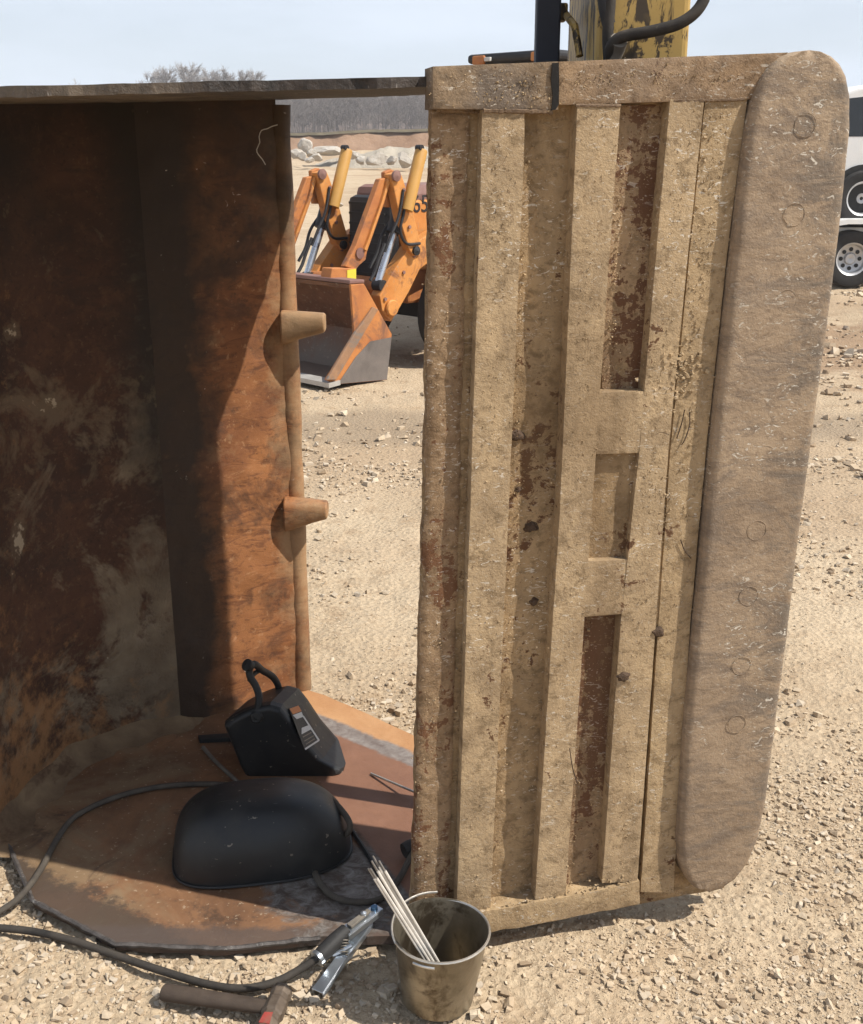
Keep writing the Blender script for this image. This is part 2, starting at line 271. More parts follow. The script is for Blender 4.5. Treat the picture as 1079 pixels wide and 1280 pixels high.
h = k.mth('ADD', k.mth('MULTIPLY', k.noise(45, 8, 0.75), 1.0), k.mth('MULTIPLY', k.voro(55), 0.6))
nb = k.bump(h, 0.8, 0.014)
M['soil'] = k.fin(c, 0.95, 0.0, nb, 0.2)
k = NT('limestone_gravel'); rn = k.island()
c = k.ramp(rn, [(0.0, (0.30, 0.22, 0.145)), (0.3, (0.43, 0.335, 0.23)), (0.65, (0.51, 0.41, 0.29)), (0.9, (0.48, 0.41, 0.32)), (1.0, (0.57, 0.475, 0.35))])
c = k.mix(k.ramp(k.noise(60, 6, 0.7), [(0.4, 0.0), (0.7, 0.45)]), c, (0.34, 0.25, 0.16))
M['gravel'] = k.fin(c, 0.92, 0.0, k.bump(k.noise(180, 4, 0.6), 0.4, 0.003), 0.25)
M['boulder'] = simple('white_limestone', (0.34, 0.30, 0.25), (0.52, 0.48, 0.42), 1.2, 0.9, 0.0, 0.8, 0.05, 0.2, (0.33, 0.27, 0.2), 0.56)
M['bank'] = simple('cut_soil_bank', (0.22, 0.135, 0.085), (0.34, 0.225, 0.15), 0.5, 0.95, 0.0, 0.8, 0.1, 0.2, (0.17, 0.10, 0.065), 0.56)
M['turf'] = simple('dry_turf', (0.10, 0.085, 0.055), (0.17, 0.14, 0.09), 2, 0.95)
M['bark'] = simple('grey_bark', (0.10, 0.082, 0.072), (0.17, 0.14, 0.125), 2, 0.95)
M['twig'] = simple('twigs', (0.165, 0.142, 0.128), (0.27, 0.232, 0.205), 0.12, 0.95)

M['twig_hazed'] = simple('haze_paled_twigs', (0.34, 0.31, 0.295), (0.44, 0.41, 0.385), 0.2, 0.95)  # haze over the skyline crowns painted in as a paler twig colour
# tools
k = NT('dusty_black_plastic')
n = k.noise(9, 8, 0.7); sp = k.ramp(k.noise(70, 2, 0.5), [(0.70, 0.0), (0.73, 0.8)]); scr = k.ramp(k.noise(40, 3, 0.6, 0.6, k.map((0.5, 3.5, 1), (0, 0, 0.5))), [(0.70, 0.0), (0.74, 0.5)])
c = k.mix(k.ramp(n, [(0.45, 0.0), (0.75, 0.35)]), (0.011, 0.0115, 0.012), (0.065, 0.057, 0.046))
c = k.mix(sp, c, (0.2, 0.17, 0.13)); c = k.mix(scr, c, (0.10, 0.095, 0.09))
M['plastic'] = k.fin(c, k.ramp(n, [(0.3, 0.38), (0.7, 0.62)]), 0.0, k.bump(k.noise(90, 5, 0.6), 0.12, 0.002), 0.45)
M['blackmatt'] = simple('black_matt', (0.012, 0.012, 0.012), (0.03, 0.028, 0.026), 15, 0.6)
M['rubber'] = simple('dusty_rubber_cable', (0.022, 0.020, 0.018), (0.06, 0.05, 0.04), 18, 0.75, 0.0, 0.4, 0.002, 0.3, (0.13, 0.10, 0.07), 0.62)
M['rubber_dust'] = simple('muddy_rubber_cable', (0.05, 0.042, 0.034), (0.11, 0.09, 0.068), 18, 0.8, 0.0, 0.4, 0.002, 0.3, (0.16, 0.125, 0.085), 0.6)
M['zinc'] = simple('zinc_plated_steel', (0.42, 0.46, 0.50), (0.62, 0.66, 0.70), 14, 0.26, 0.9, 0.2, 0.002, 0.5, (0.15, 0.14, 0.13), 0.66)
M['pail'] = simple('stained_stainless', (0.20, 0.17, 0.12), (0.38, 0.33, 0.25), 11, 0.30, 0.8, 0.4, 0.002, 0.5, (0.085, 0.06, 0.036), 0.52)
M['wire'] = simple('bright_wire', (0.5, 0.47, 0.42), (0.66, 0.63, 0.57), 20, 0.35, 0.85)
M['rod'] = simple('flux_coating', (0.42, 0.385, 0.335), (0.56, 0.52, 0.46), 30, 0.85)
M['rodtip'] = simple('bare_rod_core', (0.18, 0.17, 0.16), (0.34, 0.32, 0.30), 30, 0.45, 0.7)
M['oldrod'] = simple('dull_steel_rod', (0.13, 0.115, 0.095), (0.24, 0.21, 0.17), 25, 0.6, 0.3)
M['wood'] = simple('dark_taped_handle', (0.042, 0.030, 0.022), (0.085, 0.062, 0.046), 14, 0.75, 0.0, 0.5, 0.003, 0.3, (0.13, 0.10, 0.07), 0.66)
M['forged'] = simple('forged_head', (0.085, 0.062, 0.044), (0.19, 0.145, 0.105), 16, 0.55, 0.35, 0.5, 0.003, 0.5, (0.28, 0.22, 0.16), 0.64)
M['redpaint'] = simple('red_paint', (0.22, 0.035, 0.028), (0.32, 0.055, 0.042), 20, 0.7, 0.0, 0.3, 0.003, 0.3, (0.16, 0.11, 0.075), 0.55)
M['bluebolt'] = simple('blue_zinc_bolt', (0.06, 0.12, 0.20), (0.10, 0.19, 0.30), 20, 0.35, 0.7)
M['lab_white'] = simple('label_white', (0.5, 0.49, 0.46), (0.58, 0.57, 0.54), 30, 0.6)
M['lab_orange'] = simple('label_orange', (0.42, 0.15, 0.05), (0.5, 0.19, 0.065), 30, 0.6)
M['lab_black'] = simple('label_black', (0.012, 0.012, 0.012), (0.02, 0.02, 0.02), 30, 0.5)
# machines
M['orange'] = simple('faded_orange_paint', (0.50, 0.19, 0.038), (0.60, 0.265, 0.065), 7, 0.55, 0.0, 0.3, 0.004, 0.4, (0.24, 0.10, 0.05), 0.57)
k = NT('faded_orange_paint'); n = k.noise(7, 5, 0.66, 0.3); g_ = k.noise(5, 5, 0.75, 0.7); f_ = k.noise(40, 4, 0.7)
c = k.mix(k.ramp(n, [(0.3, 0.0), (0.7, 1.0)]), (0.47, 0.175, 0.036), (0.60, 0.27, 0.075))
c = k.mix(k.ramp(g_, [(0.54, 0.0), (0.64, 0.8)]), c, (0.20, 0.085, 0.042)); c = k.mix(k.ramp(g_, [(0.66, 0.0), (0.70, 0.9)]), c, (0.03, 0.022, 0.018))
c = k.mix(k.ramp(f_, [(0.60, 0.0), (0.68, 0.6)]), c, (0.34, 0.24, 0.15))
M['orange'] = k.fin(c, 0.6, 0.0, k.bump(f_, 0.3, 0.004), 0.4)
M['orange_rust'] = simple('rubbed_orange_paint', (0.33, 0.115, 0.04), (0.50, 0.20, 0.055), 6, 0.6, 0.0, 0.3, 0.003, 0.4, (0.15, 0.075, 0.05), 0.55)
M['yellow'] = simple('yellow_cylinder_paint', (0.42, 0.215, 0.045), (0.52, 0.285, 0.07), 4, 0.5, 0.0, 0.2, 0.003, 0.5, (0.33, 0.17, 0.04), 0.64)
M['hood'] = simple('dusty_maroon_hood', (0.17, 0.085, 0.07), (0.27, 0.16, 0.13), 3, 0.65)
M['bucket_in'] = simple('worn_bucket_steel', (0.055, 0.030, 0.022), (0.12, 0.065, 0.045), 5, 0.6, 0.0, 0.5, 0.006, 0.4)
k = NT('worn_bucket_inside'); n = k.noise(5, 5, 0.7, 0.5); xs = k.sep()
c = k.mix(k.ramp(n, [(0.3, 0.0), (0.7, 1.0)]), (0.085, 0.036, 0.020), (0.19, 0.085, 0.045))
c = k.mix(k.ramp(k.mth('ADD', xs[2], k.mth('MULTIPLY', n, 0.5)), [(0.34, 0.75), (0.55, 0.0)]), c, (0.19, 0.155, 0.125))
c = k.mix(k.ramp(k.noise(30, 4, 0.7), [(0.60, 0.0), (0.68, 0.6)]), c, (0.28, 0.22, 0.16))
M['bucket_in'] = k.fin(c, 0.6, 0.0, k.bump(k.noise(40, 4), 0.4, 0.004), 0.4)
M['brace'] = simple('worn_brown_brace', (0.20, 0.115, 0.07), (0.34, 0.19, 0.10), 8, 0.6, 0.0, 0.3, 0.003, 0.4, (0.17, 0.15, 0.13), 0.52)
M['bucket_grey'] = simple('polished_bucket_steel', (0.13, 0.115, 0.105), (0.22, 0.19, 0.17), 6, 0.45, 0.3, 0.4, 0.004)
M['bright'] = simple('bright_cutting_edge', (0.40, 0.38, 0.35), (0.52, 0.5, 0.46), 10, 0.45, 0.4)
M['chrome'] = simple('chrome_piston', (0.55, 0.57, 0.6), (0.68, 0.7, 0.72), 10, 0.22, 0.9)
M['black'] = simple('black_machine_paint', (0.010, 0.010, 0.012), (0.03, 0.028, 0.028), 6, 0.5, 0.0, 0.2, 0.003, 0.4, (0.07, 0.055, 0.045), 0.66)
M['navy'] = simple('dark_post_paint', (0.012, 0.013, 0.020), (0.026, 0.027, 0.036), 8, 0.55, 0.0, 0.2, 0.002, 0.4, (0.06, 0.05, 0.04), 0.70)
M['tyre'] = simple('tyre_rubber', (0.018, 0.017, 0.017), (0.04, 0.037, 0.034), 9, 0.85)
M['rim'] = simple('silver_rim', (0.45, 0.45, 0.45), (0.6, 0.6, 0.6), 9, 0.4, 0.5, 0.1, 0.002)
M['white'] = simple('white_car_paint', (0.74, 0.74, 0.72), (0.80, 0.80, 0.78), 2, 0.3, 0.0, 0.02, 0.001, 0.5, (0.62, 0.58, 0.5), 0.68)
M['yellowtape'] = simple('yellow_tape', (0.62, 0.5, 0.04), (0.7, 0.58, 0.06), 9, 0.6)
k = NT('dark_glass'); M['glass'] = k.fin((0.012, 0.014, 0.016), 0.06, 0.0, None, 0.6)
k = NT('greasy_yellow_paint')
n = k.noise(4, 8, 0.66); xs = k.sep()
c = k.mix(k.ramp(n, [(0.3, 0.0), (0.7, 1.0)]), (0.36, 0.225, 0.06), (0.48, 0.315, 0.095))
dr = k.noise(16, 5, 0.7, 0.6, k.map((1.8, 1.8, 0.6))); gt = k.noise(4, 5, 0.6)
c = k.mix(k.mth('MULTIPLY', k.ramp(dr, [(0.50, 0.0), (0.54, 1.0)]), k.ramp(gt, [(0.40, 0.4), (0.50, 1.0)])), c, (0.05, 0.032, 0.016))
c = k.mix(k.ramp(k.noise(50, 5, .7), [(0.62, 0.0), (0.68, 0.6)]), c, (0.16, 0.09, 0.04))
M['exc'] = k.fin(c, 0.55, 0.0, k.bump(k.noise(60, 5), 0.2, 0.002), 0.4)

# ------------------------------------------------------------------ object kit
def link(name, me, mat=None, parent=None, smooth=False):
    o = bpy.data.objects.new(name, me); COL.objects.link(o)
    if mat is not None and not me.materials: me.materials.append(M[mat] if isinstance(mat, str) else mat)
    if smooth:
        me.polygons.foreach_set('use_smooth', [True] * len(me.polygons))
        if len(me.polygons) < 40000: me.set_sharp_from_angle(angle=R(38))
    if parent is not None: o.parent = parent; o.matrix_parent_inverse = Matrix.Translation(-parent.location)
    return o
def mesh(name, v, f, mat, parent=None, smooth=False, fix=True):
    me = bpy.data.meshes.new(name); me.from_pydata([tuple(p) for p in v], [], f)
    if fix:
        bm = bmesh.new(); bm.from_mesh(me); bmesh.ops.recalc_face_normals(bm, faces=bm.faces); bm.to_mesh(me); bm.free()
    return link(name, me, mat, parent, smooth)
def thing(name, loc, label, cat, group=None):
    o = bpy.data.objects.new(name, None); COL.objects.link(o); o.location = loc; o.empty_display_size = 0.1
    return tag(o, label, cat, group)
def tag(o, label, cat, group=None):
    o['label'] = label; o['category'] = cat
    if group: o['group'] = group
    return o
def nz(p, s, seed=0.0): return mn.noise(Vector((p[0] * s + seed, p[1] * s - seed * 0.7, p[2] * s + seed * 1.3)))
def fbm(p, s, o=4, seed=0.0): return mn.fractal(Vector((p[0] * s + seed, p[1] * s - seed, p[2] * s + seed * 0.5)), 0.9, 2.1, o)
def crom(pts, n=8):
    P = [Vector(p) for p in pts]; P = [P[0] * 2 - P[1]] + P + [P[-1] * 2 - P[-2]]; out = []
    for i in range(1, len(P) - 2):
        for j in range(n):
            t = j / n; a, b, c_, d = P[i - 1], P[i], P[i + 1], P[i + 2]
            out.append(0.5 * (2 * b + (c_ - a) * t + (2 * a - 5 * b + 4 * c_ - d) * t * t + (3 * b - a - 3 * c_ + d) * t ** 3))
    out.append(P[-2]); return out
def tube_vf(pts, r, n=10, cap=True):
    pts = [Vector(p) for p in pts]; V = []; Fc = []; rr = r if isinstance(r, (list, tuple)) else [r] * len(pts)
    t0 = (pts[1] - pts[0]).normalized(); u = t0.orthogonal().normalized()
    for i, p in enumerate(pts):
        t = (pts[min(i + 1, len(pts) - 1)] - pts[max(i - 1, 0)]).normalized(); u = (u - t * u.dot(t)).normalized(); v = t.cross(u)
        for j in range(n):
            a = 2 * math.pi * j / n; V.append(p + (u * math.cos(a) + v * math.sin(a)) * rr[i])
    for i in range(len(pts) - 1):
        for j in range(n): Fc.append((i * n + j, i * n + (j + 1) % n, (i + 1) * n + (j + 1) % n, (i + 1) * n + j))
    if cap: Fc.append(tuple(range(n))[::-1]); Fc.append(tuple(range((len(pts) - 1) * n, len(pts) * n)))
    return V, Fc
def tube(name, pts, r, mat, parent=None, n=10, curve=0):
    if curve: pts = crom(pts, curve)
    v, f = tube_vf(pts, r, n); return mesh(name, v, f, mat, parent, True)
def join_vf(parts):
    V = []; Fc = []
    for v, f in parts:
        o = len(V); V += list(v); Fc += [tuple(i + o for i in q) for q in f]
    return V, Fc
def prism_vf(a, off):
    """outline a (3d points) swept by vector off"""
    n = len(a); off = Vector(off); V = [Vector(p) for p in a] + [Vector(p) + off for p in a]
    Fc = [tuple(range(n))[::-1], tuple(range(n, 2 * n))] + [(i, (i + 1) % n, n + (i + 1) % n, n + i) for i in range(n)]
    return V, Fc
def bev(o, wd, seg=2, ang=40):
    m = o.modifiers.new('b', 'BEVEL'); m.width = wd; m.segments = seg; m.limit_method = 'ANGLE'; m.angle_limit = R(ang); return o
def prism(name, a, off, mat, parent=None, bw=0.0, seg=2, smooth=False):
    v, f = prism_vf(a, off); o = mesh(name, v, f, mat, parent, smooth)
    if bw: bev(o, bw, seg)
    return o
def box_vf(c, sx, sy, sz, ax=Vector((1, 0, 0)), ay=Vector((0, 1, 0)), az=Vector((0, 0, 1))):
    c = Vector(c); q = [c + ax * (sx / 2 * i) + ay * (sy / 2 * j) - az * (sz / 2) for i, j in ((-1, -1), (1, -1), (1, 1), (-1, 1))]
    return prism_vf(q, az * sz)
def box(name, c, sx, sy, sz, mat, parent=None, ax=Vector((1, 0, 0)), ay=Vector((0, 1, 0)), az=Vector((0, 0, 1)), bw=0.0):
    v, f = box_vf(c, sx, sy, sz, ax, ay, az); o = mesh(name, v, f, mat, parent)
    if bw: bev(o, bw)
    return o
def lathe(name, prof, origin, axis, mat, parent=None, n=32, smooth=True, close=False):
    axis = Vector(axis).normalized(); u = axis.orthogonal().normalized(); v = axis.cross(u); o = Vector(origin); V = []; Fc = []
    for r_, h_ in prof:
        for j in range(n):
            a = 2 * math.pi * j / n; V.append(o + axis * h_ + (u * math.cos(a) + v * math.sin(a)) * r_)
    m = len(prof)
    for i in range(m - 1 + (1 if close else 0)):
        for j in range(n):
            i2 = (i + 1) % m; Fc.append((i * n + j, i * n + (j + 1) % n, i2 * n + (j + 1) % n, i2 * n + j))
    if not close:
        if prof[0][0] > 1e-6: Fc.append(tuple(range(n))[::-1])
        if prof[-1][0] > 1e-6: Fc.append(tuple(range((m - 1) * n, m * n)))
    ob = mesh(name, V, Fc, mat, parent, smooth); return ob

# ------------------------------------------------------------------ ground
def terr(x, y):
    z = 0.0
    if y > 10:
        z += 0.0245 * (min(y, 45) - 10)
        if y > 45: z += 0.09 * (min(y, 52) - 45)
        if y > 52: z += 0.02 * (min(y, 130) - 52)
        if y > 130: z += 0.085 * (min(y, 230) - 130)
    return z
PLAN_FRONT = [gp(*p, 0.02) for p in ((10, 1052), (42, 1126), (145, 1180), (282, 1186), (405, 1172), (500, 1172))]
def gz(x, y):
    d = math.hypot(x, y); p = (x, y, 0.0)
    a = 0.010 * fbm(p, 2.5, 4) + 0.006 * fbm(p, 12, 3, 5)
    if d > 3: a += min((d - 3) / 8, 1.0) * (0.05 * fbm((x * 0.45, y * 1.2, 0), 0.55, 5, 3) + 0.03 * fbm(p, 2.0, 4, 9))
    if d > 30: a += min((d - 30) / 40, 1) * 0.25 * fbm(p, 0.08, 4, 2)
    if d < 3.3: a = a * 0.8 - 0.006
    return terr(x, y) + a
rad = np.concatenate([np.linspace(0.9, 3.6, 150), np.geomspace(3.63, 14, 170)[0:], np.geomspace(14.3, 1500, 110)])
ang = np.concatenate([np.linspace(-38, 38, 301), np.linspace(38, 322, 62)[1:-1]])
V = []; na = len(ang)
for r_ in rad:
    for a in ang:
        x = r_ * math.sin(R(a)); y = r_ * math.cos(R(a)); V.append((x, y, gz(x, y)))
V.append((0, 0, -0.01)); ci = len(V) - 1; Fc = []
for i in range(len(rad) - 1):
    for j in range(na): Fc.append((i * na + j, i * na + (j + 1) % na, (i + 1) * na + (j + 1) % na, (i + 1) * na + j))
for j in range(na): Fc.append((ci, (j + 1) % na, j))
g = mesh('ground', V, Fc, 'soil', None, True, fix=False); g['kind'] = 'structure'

# ------------------------------------------------------------------ the big bucket standing on its side
PA = R(11.5); P0 = Vector((-0.04, 1.84, 0)); DU = Vector((math.cos(PA), math.sin(PA), 0)); DW = Vector((math.sin(PA), -math.cos(PA), 0))
def pp(px, py, w=0.0): return pl(px, py, P0 + DW * w, DW)
bk = thing('loader_bucket', (0.0, 2.3, 0.0), 'huge rusty loader bucket standing on its side with its heel cut out', 'bucket')
# plan outlines
WALL = [(-0.975, 2.10), (-0.976, 2.20), (-0.962, 2.34), (-0.925, 2.46), (-0.865, 2.56), (-0.785, 2.63), (-0.715, 2.668), (-0.673, 2.69)]
LIPP = [(-0.673, 2.69), (-0.62, 2.728), (-0.55, 2.775), (-0.47, 2.826), (-0.378, 2.888)]
MOUTH = [(-0.375, 2.905), (-0.30, 2.86), (-0.17, 2.745), (-0.04, 2.625), (0.12, 2.46), (0.26, 2.29), (0.36, 2.15), (0.42, 2.03)]
PANEL_IN = [(0.40, 1.99), (-0.005, 1.905)]
MOUTH_UP = [(-0.355, 2.955), (-0.24, 2.905), (-0.10, 2.79), (0.02, 2.66), (0.14, 2.48), (0.30, 2.27), (0.46, 2.10), (0.56, 1.995)]
PANEL_UP = [(0.52, 1.965), (-0.02, 1.862)]
def plan(up=0, zs=0):
    PI_, MO_ = (PANEL_UP, MOUTH_UP) if up else (PANEL_IN, MOUTH)
    pts = [(p.x, p.y) for p in PLAN_FRONT] + [(q[0], q[1]) for q in reversed(PI_)] + MO_[::-1]
    pts += [(x, y + 0.02) for x, y in reversed(LIPP)][:-1] + [(x - 0.018, y + 0.018) for x, y in reversed(WALL)]
    return pts
def refine(pts, step=0.02, jit=0.003, seed=1.0):
    out = []
    for i in range(len(pts)):
        a = Vector((*pts[i], 0)); b = Vector((*pts[(i + 1) % len(pts)], 0)); n = max(1, int((b - a).length / step)); nn = Vector((-(b - a).y, (b - a).x, 0)).normalized()
        for j in range(n):
            p = a.lerp(b, j / n); out.append(p + nn * (jit * nz(p, 30, seed) + jit * nz(p, 90, seed)))
    return out
def plate(name, z_bot, z_top, mat, seed, tilt=0.0, ref=2.3):
    up = z_bot > 1; pts = refine(plan(up), seed=seed, jit=0.005 if up else 0.003); n = len(pts); js = [0.0022 * fbm(p, 9, 4, seed) + 0.024 * (p.x + 0.42) if up else 0.0 for p in pts]
    bm = bmesh.new()
    top = [bm.verts.new((p.x, p.y, z_top + tilt * (p.y - ref) + j_)) for p, j_ in zip(pts, js)]; bot = [bm.verts.new((p.x, p.y, z_bot + tilt * (p.y - ref) + (0.024 * (p.x + 0.42) - 0.0025 * nz(p, 25, 3) if up else 0.0))) for p in pts]
    bm.faces.new(top); bm.faces.new(bot[::-1])
    for i in range(n): bm.faces.new((top[i], bot[i], bot[(i + 1) % n], top[(i + 1) % n]))
    bmesh.ops.triangulate(bm, faces=[f for f in bm.faces if len(f.verts) > 4]); bmesh.ops.recalc_face_normals(bm, faces=bm.faces)
    me = bpy.data.meshes.new(name); bm.to_mesh(me); bm.free(); return link(name, me, mat, bk)
plate('lower_side_plate', 0.004, 0.024, 'plate', 3.0)['label'] = 'rusty lower side plate lying on the gravel'
plate('upper_side_plate', 1.593, 1.609, 'ceil', 8.0, 0.030)['label'] = 'thin upper side plate seen edge on'
# bright torch-cut edge along the front of the lower plate, and slag on the upper edge
ef = crom([p + Vector((0, -0.003, 0.0)) for p in PLAN_FRONT[:5]], 1)
ef2 = []
for i in range(len(ef) - 1):
    for j in range(30):
        q = ef[i].lerp(ef[i + 1], j / 30); ef2.append(q + Vector((0, 0, 0.002 + 0.002 * nz(q, 40))))
tube('cut_edge_slag', ef2, [0.0045 + 0.003 * abs(nz(q, 60, 4)) for q in ef2], 'rimdark', bk, 6)
def wall_part(name, curve, z0, z1, zt, mat, thick=0.022, nzs=130, sub=8, amp=0.004, bul=0.0):
    c2 = crom([(x, y, 0) for x, y in curve], sub) if sub > 1 else [Vector((x, y, 0)) for x, y in curve]
    m = len(c2); V = []
    def nrm(i):
        t = c2[min(i + 1, m - 1)] - c2[max(i - 1, 0)]; return Vector((t.y, -t.x, 0)).normalized()     # towards the hollow (right / camera)
    for side_ in (0, 1):
        for kz in range(nzs + 1):
            for i in range(m):
                p = c2[i].copy(); top = z1 + zt * (p.y - 2.3); z = z0 + (top - z0) * kz / nzs; p.z = z; nn = nrm(i)
                if side_ == 0: p = p + nn * (amp * fbm(p, 6, 4) + amp * 0.4 * fbm(p, 25, 3, 3))
                else: p = p - nn * thick
                V.append(p)
    Fc = []; L = m * (nzs + 1)
    for kz in range(nzs):
        for i in range(m - 1):
            a = kz * m + i; Fc.append((a, a + 1, a + m + 1, a + m)); Fc.append((L + a, L + a + m, L + a + m + 1, L + a + 1))
    for kz in range(nzs):
        for i in (0, m - 1):
            a = kz * m + i; Fc.append((a, a + m, L + a + m, L + a))
    return mesh(name, V, Fc, mat, bk, True)
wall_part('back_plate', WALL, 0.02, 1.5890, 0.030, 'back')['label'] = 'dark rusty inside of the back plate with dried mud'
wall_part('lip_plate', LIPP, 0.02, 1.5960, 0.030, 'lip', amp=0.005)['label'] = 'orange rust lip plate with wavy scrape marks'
# rounded lip pipe
lp = []; lr = []
for i in range(121):
    z = 0.02 + (1.60 - 0.02) * i / 120; lp.append(Vector((-0.374 + 0.003 * nz((0, 0, z), 5), 2.911, z))); lr.append(0.0285 + 0.003 * nz((3, 0, z), 9))
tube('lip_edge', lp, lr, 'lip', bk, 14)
# two stub lugs on the lip
def lug(px, py, px1, h0, h1):
    a = yp(px, py, 2.875); b = yp(px1, py, 2.875); L = (b - a).length; V = []; n = 16; m = 8
    for i in range(m + 1):
        t = i / m; hh = h0 + (h1 - h0) * t; c = a.lerp(b, t) + Vector((0, 0, 0.012 * t))
        for j in range(n):
            an = 2 * math.pi * j / n; e = 2 / 3.2
            x_, z_ = math.copysign(abs(math.cos(an)) ** e, math.cos(an)), math.copysign(abs(math.sin(an)) ** e, math.sin(an))
            q = c + Vector((0, x_ * (0.036 - 0.008 * t), z_ * hh)); V.append(q + Vector((0.0012, 0.0012, 0.0012)) * fbm(q, 30, 3))
    Fc = [(i * n + j, i * n + (j + 1) % n, (i + 1) * n + (j + 1) % n, (i + 1) * n + j) for i in range(m) for j in range(n)] + [tuple(range(n)), tuple(range(m * n, m * n + n))]
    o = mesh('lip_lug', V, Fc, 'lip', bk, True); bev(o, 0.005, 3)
    v, f = [], []
    return o
lug(352, 409, 407, 0.044, 0.024)
lug(356, 642, 410, 0.048, 0.022)
# mud fillet where the back plate meets the lower plate
fc = crom([(x, y, 0) for x, y in WALL + LIPP[1:2]], 8); V = []; Fc = []; m = len(fc); pr_ = [(-0.006, 0.078), (0.004, 0.066), (0.012, 0.046), (0.024, 0.034), (0.038, 0.027), (0.056, 0.0225)]
for i, p in enumerate(fc):
    t = fc[min(i + 1, m - 1)] - fc[max(i - 1, 0)]; nn = Vector((t.y, -t.x, 0)).normalized(); s_ = (0.75 + 0.6 * nz(p, 9)) * min(1.0, 0.15 + 0.1 * min(i, m - 1 - i))
    for d, z in pr_:
        q = p + nn * d * (1.3 + 0.5 * nz(p, 14, 2)); q.z = 0.02 + (z - 0.02) * s_; V.append(q + Vector((0, 0, 0.002 * fbm(q + Vector((d, 0, 0)), 20, 3))))
for i in range(m - 1):
    for j in range(5): a = i * 6 + j; Fc.append((a, a + 1, a + 7, a + 6))
mesh('mud_fillet', V, Fc, 'fillet', bk, True)
# chalk squiggle on the lip plate
ck = [(347, 156), (340, 158), (334, 161), (327, 163), (324, 171), (325, 178), (321, 187), (323, 193), (328, 199), (332, 206)]
LN = Vector((0.557, -0.83, 0)).normalized()
tube('chalk_line', [pl(x, y, Vector((-0.55, 2.775, 0)) + LN * 0.011, LN) for x, y in ck], 0.0013, 'chalk', bk, 5, 2)

# --- the floor of the bucket seen from outside: a plate with wear strips
def grid_part(name, L, Rr, w0, w1, mat, nu=14, nv=120, amp=0.0025, jit=0.0025, seed=1.0, edge=0.006, back=None):
    """L, Rr: polylines of photo pixels (top to bottom) for the left / right edge on the panel plane; the face sits at w1, its sides run down to w0"""
    def along(P, t):
        ys = [p[1] for p in P]; y = ys[0] + (ys[-1] - ys[0]) * t
        for a, b in zip(P[:-1], P[1:]):
            if y <= b[1] + 1e-9: s_ = (y - a[1]) / max(1e-9, b[1] - a[1]); return (a[0] + (b[0] - a[0]) * s_, y)
        return P[-1]
    V = []; nr = nu + 3
    for i in range(nv + 3):
        ii = min(max(i - 1, 0), nv); t = ii / nv; l = along(L, t); r_ = along(Rr, t); A = pp(*l, w1); B = pp(*r_, w1)
        A = A - DU * (jit * (nz(A, 22, seed) + 0.6 * nz(A, 70, seed))); B = B + DU * (jit * (nz(B, 22, seed + 4) + 0.6 * nz(B, 70, seed)))
        for j in range(nr):
            jj = min(max(j - 1, 0), nu); s_ = jj / nu; p = A.lerp(B, s_)
            wd = (B - A).length; d = min(s_, 1 - s_) * wd
            dv = min(t, 1 - t) * abs(pp(*L[0], w1).z - pp(*L[-1], w1).z)
            e = min(d, dv); fall = edge * (1 - min(1, e / (edge * 2.2 + 1e-9))) ** 2
            off = -fall + amp * fbm(p, 11, 4, seed) + amp * 0.5 * fbm(p, 45, 3, seed)
            if i in (0, nv + 2) or j in (0, nr - 1): off = (w0 - w1)
            if i in (0, nv + 2): p = p + Vector((0, 0, jit * nz(p, 30, seed)))
            V.append(p + DW * off)
    Fc = [(i * nr + j, i * nr + j + 1, (i + 1) * nr + j + 1, (i + 1) * nr + j) for i in range(nv + 2) for j in range(nr - 1)]
    if back is not None: pass
    return mesh(name, V, Fc, mat, bk, True)
grid_part('floor_plate', [(541, 84), (531, 640), (514, 1182)], [(1000, 72), (960, 640), (905, 1112)], -0.028, 0.0, 'mud_valley', 60, 170, 0.0035, 0.003, 2.0, 0.003)
# closed back of the floor plate
bb = [pp(x, y, -0.027) for x, y in ((545, 92), (990, 85), (893, 1090), (520, 1160))]
prism('floor_plate_inner_face', bb, DW * 0.004, 'mud', bk)
red = grid_part('edge_strip', [(541.5, 136), (531, 640), (515, 1178)], [(588, 140), (575, 640), (560, 1170)], -0.02, 0.0075, 'mud_red', 10, 170, 0.003, 0.003, 3.0, 0.005)
grid_part('wear_strip', [(603, 137), (600, 260), (588, 640), (571, 1143)], [(656, 137), (655, 200), (636, 640), (613, 1138)], -0.01, 0.030, 'mud_strip', 12, 150, 0.0005, 0.0006, 5.0, 0.0004)
grid_part('wear_strip', [(722, 131), (714, 320), (700, 640), (669, 1124)], [(776, 131), (762, 320), (740, 640), (707, 1121)], -0.01, 0.034, 'mud_strip', 12, 150, 0.0005, 0.0006, 6.0, 0.0004)
grid_part('wear_strip', [(838, 124), (822, 300), (800, 560), (776, 780), (753, 1104)], [(881, 121), (862, 300), (836, 560), (820, 780), (797, 1102)], -0.01, 0.034, 'mud_strip', 12, 150, 0.0005, 0.0006, 7.0, 0.0004)
grid_part('wear_strip', [(882.5, 120), (864, 300), (838.5, 560), (823.5, 780), (801, 1115)], [(936, 112), (911, 300), (883, 560), (863, 780), (842, 1116)], -0.01, 0.030, 'mud', 12, 150, 0.0005, 0.0006, 8.0, 0.0004)
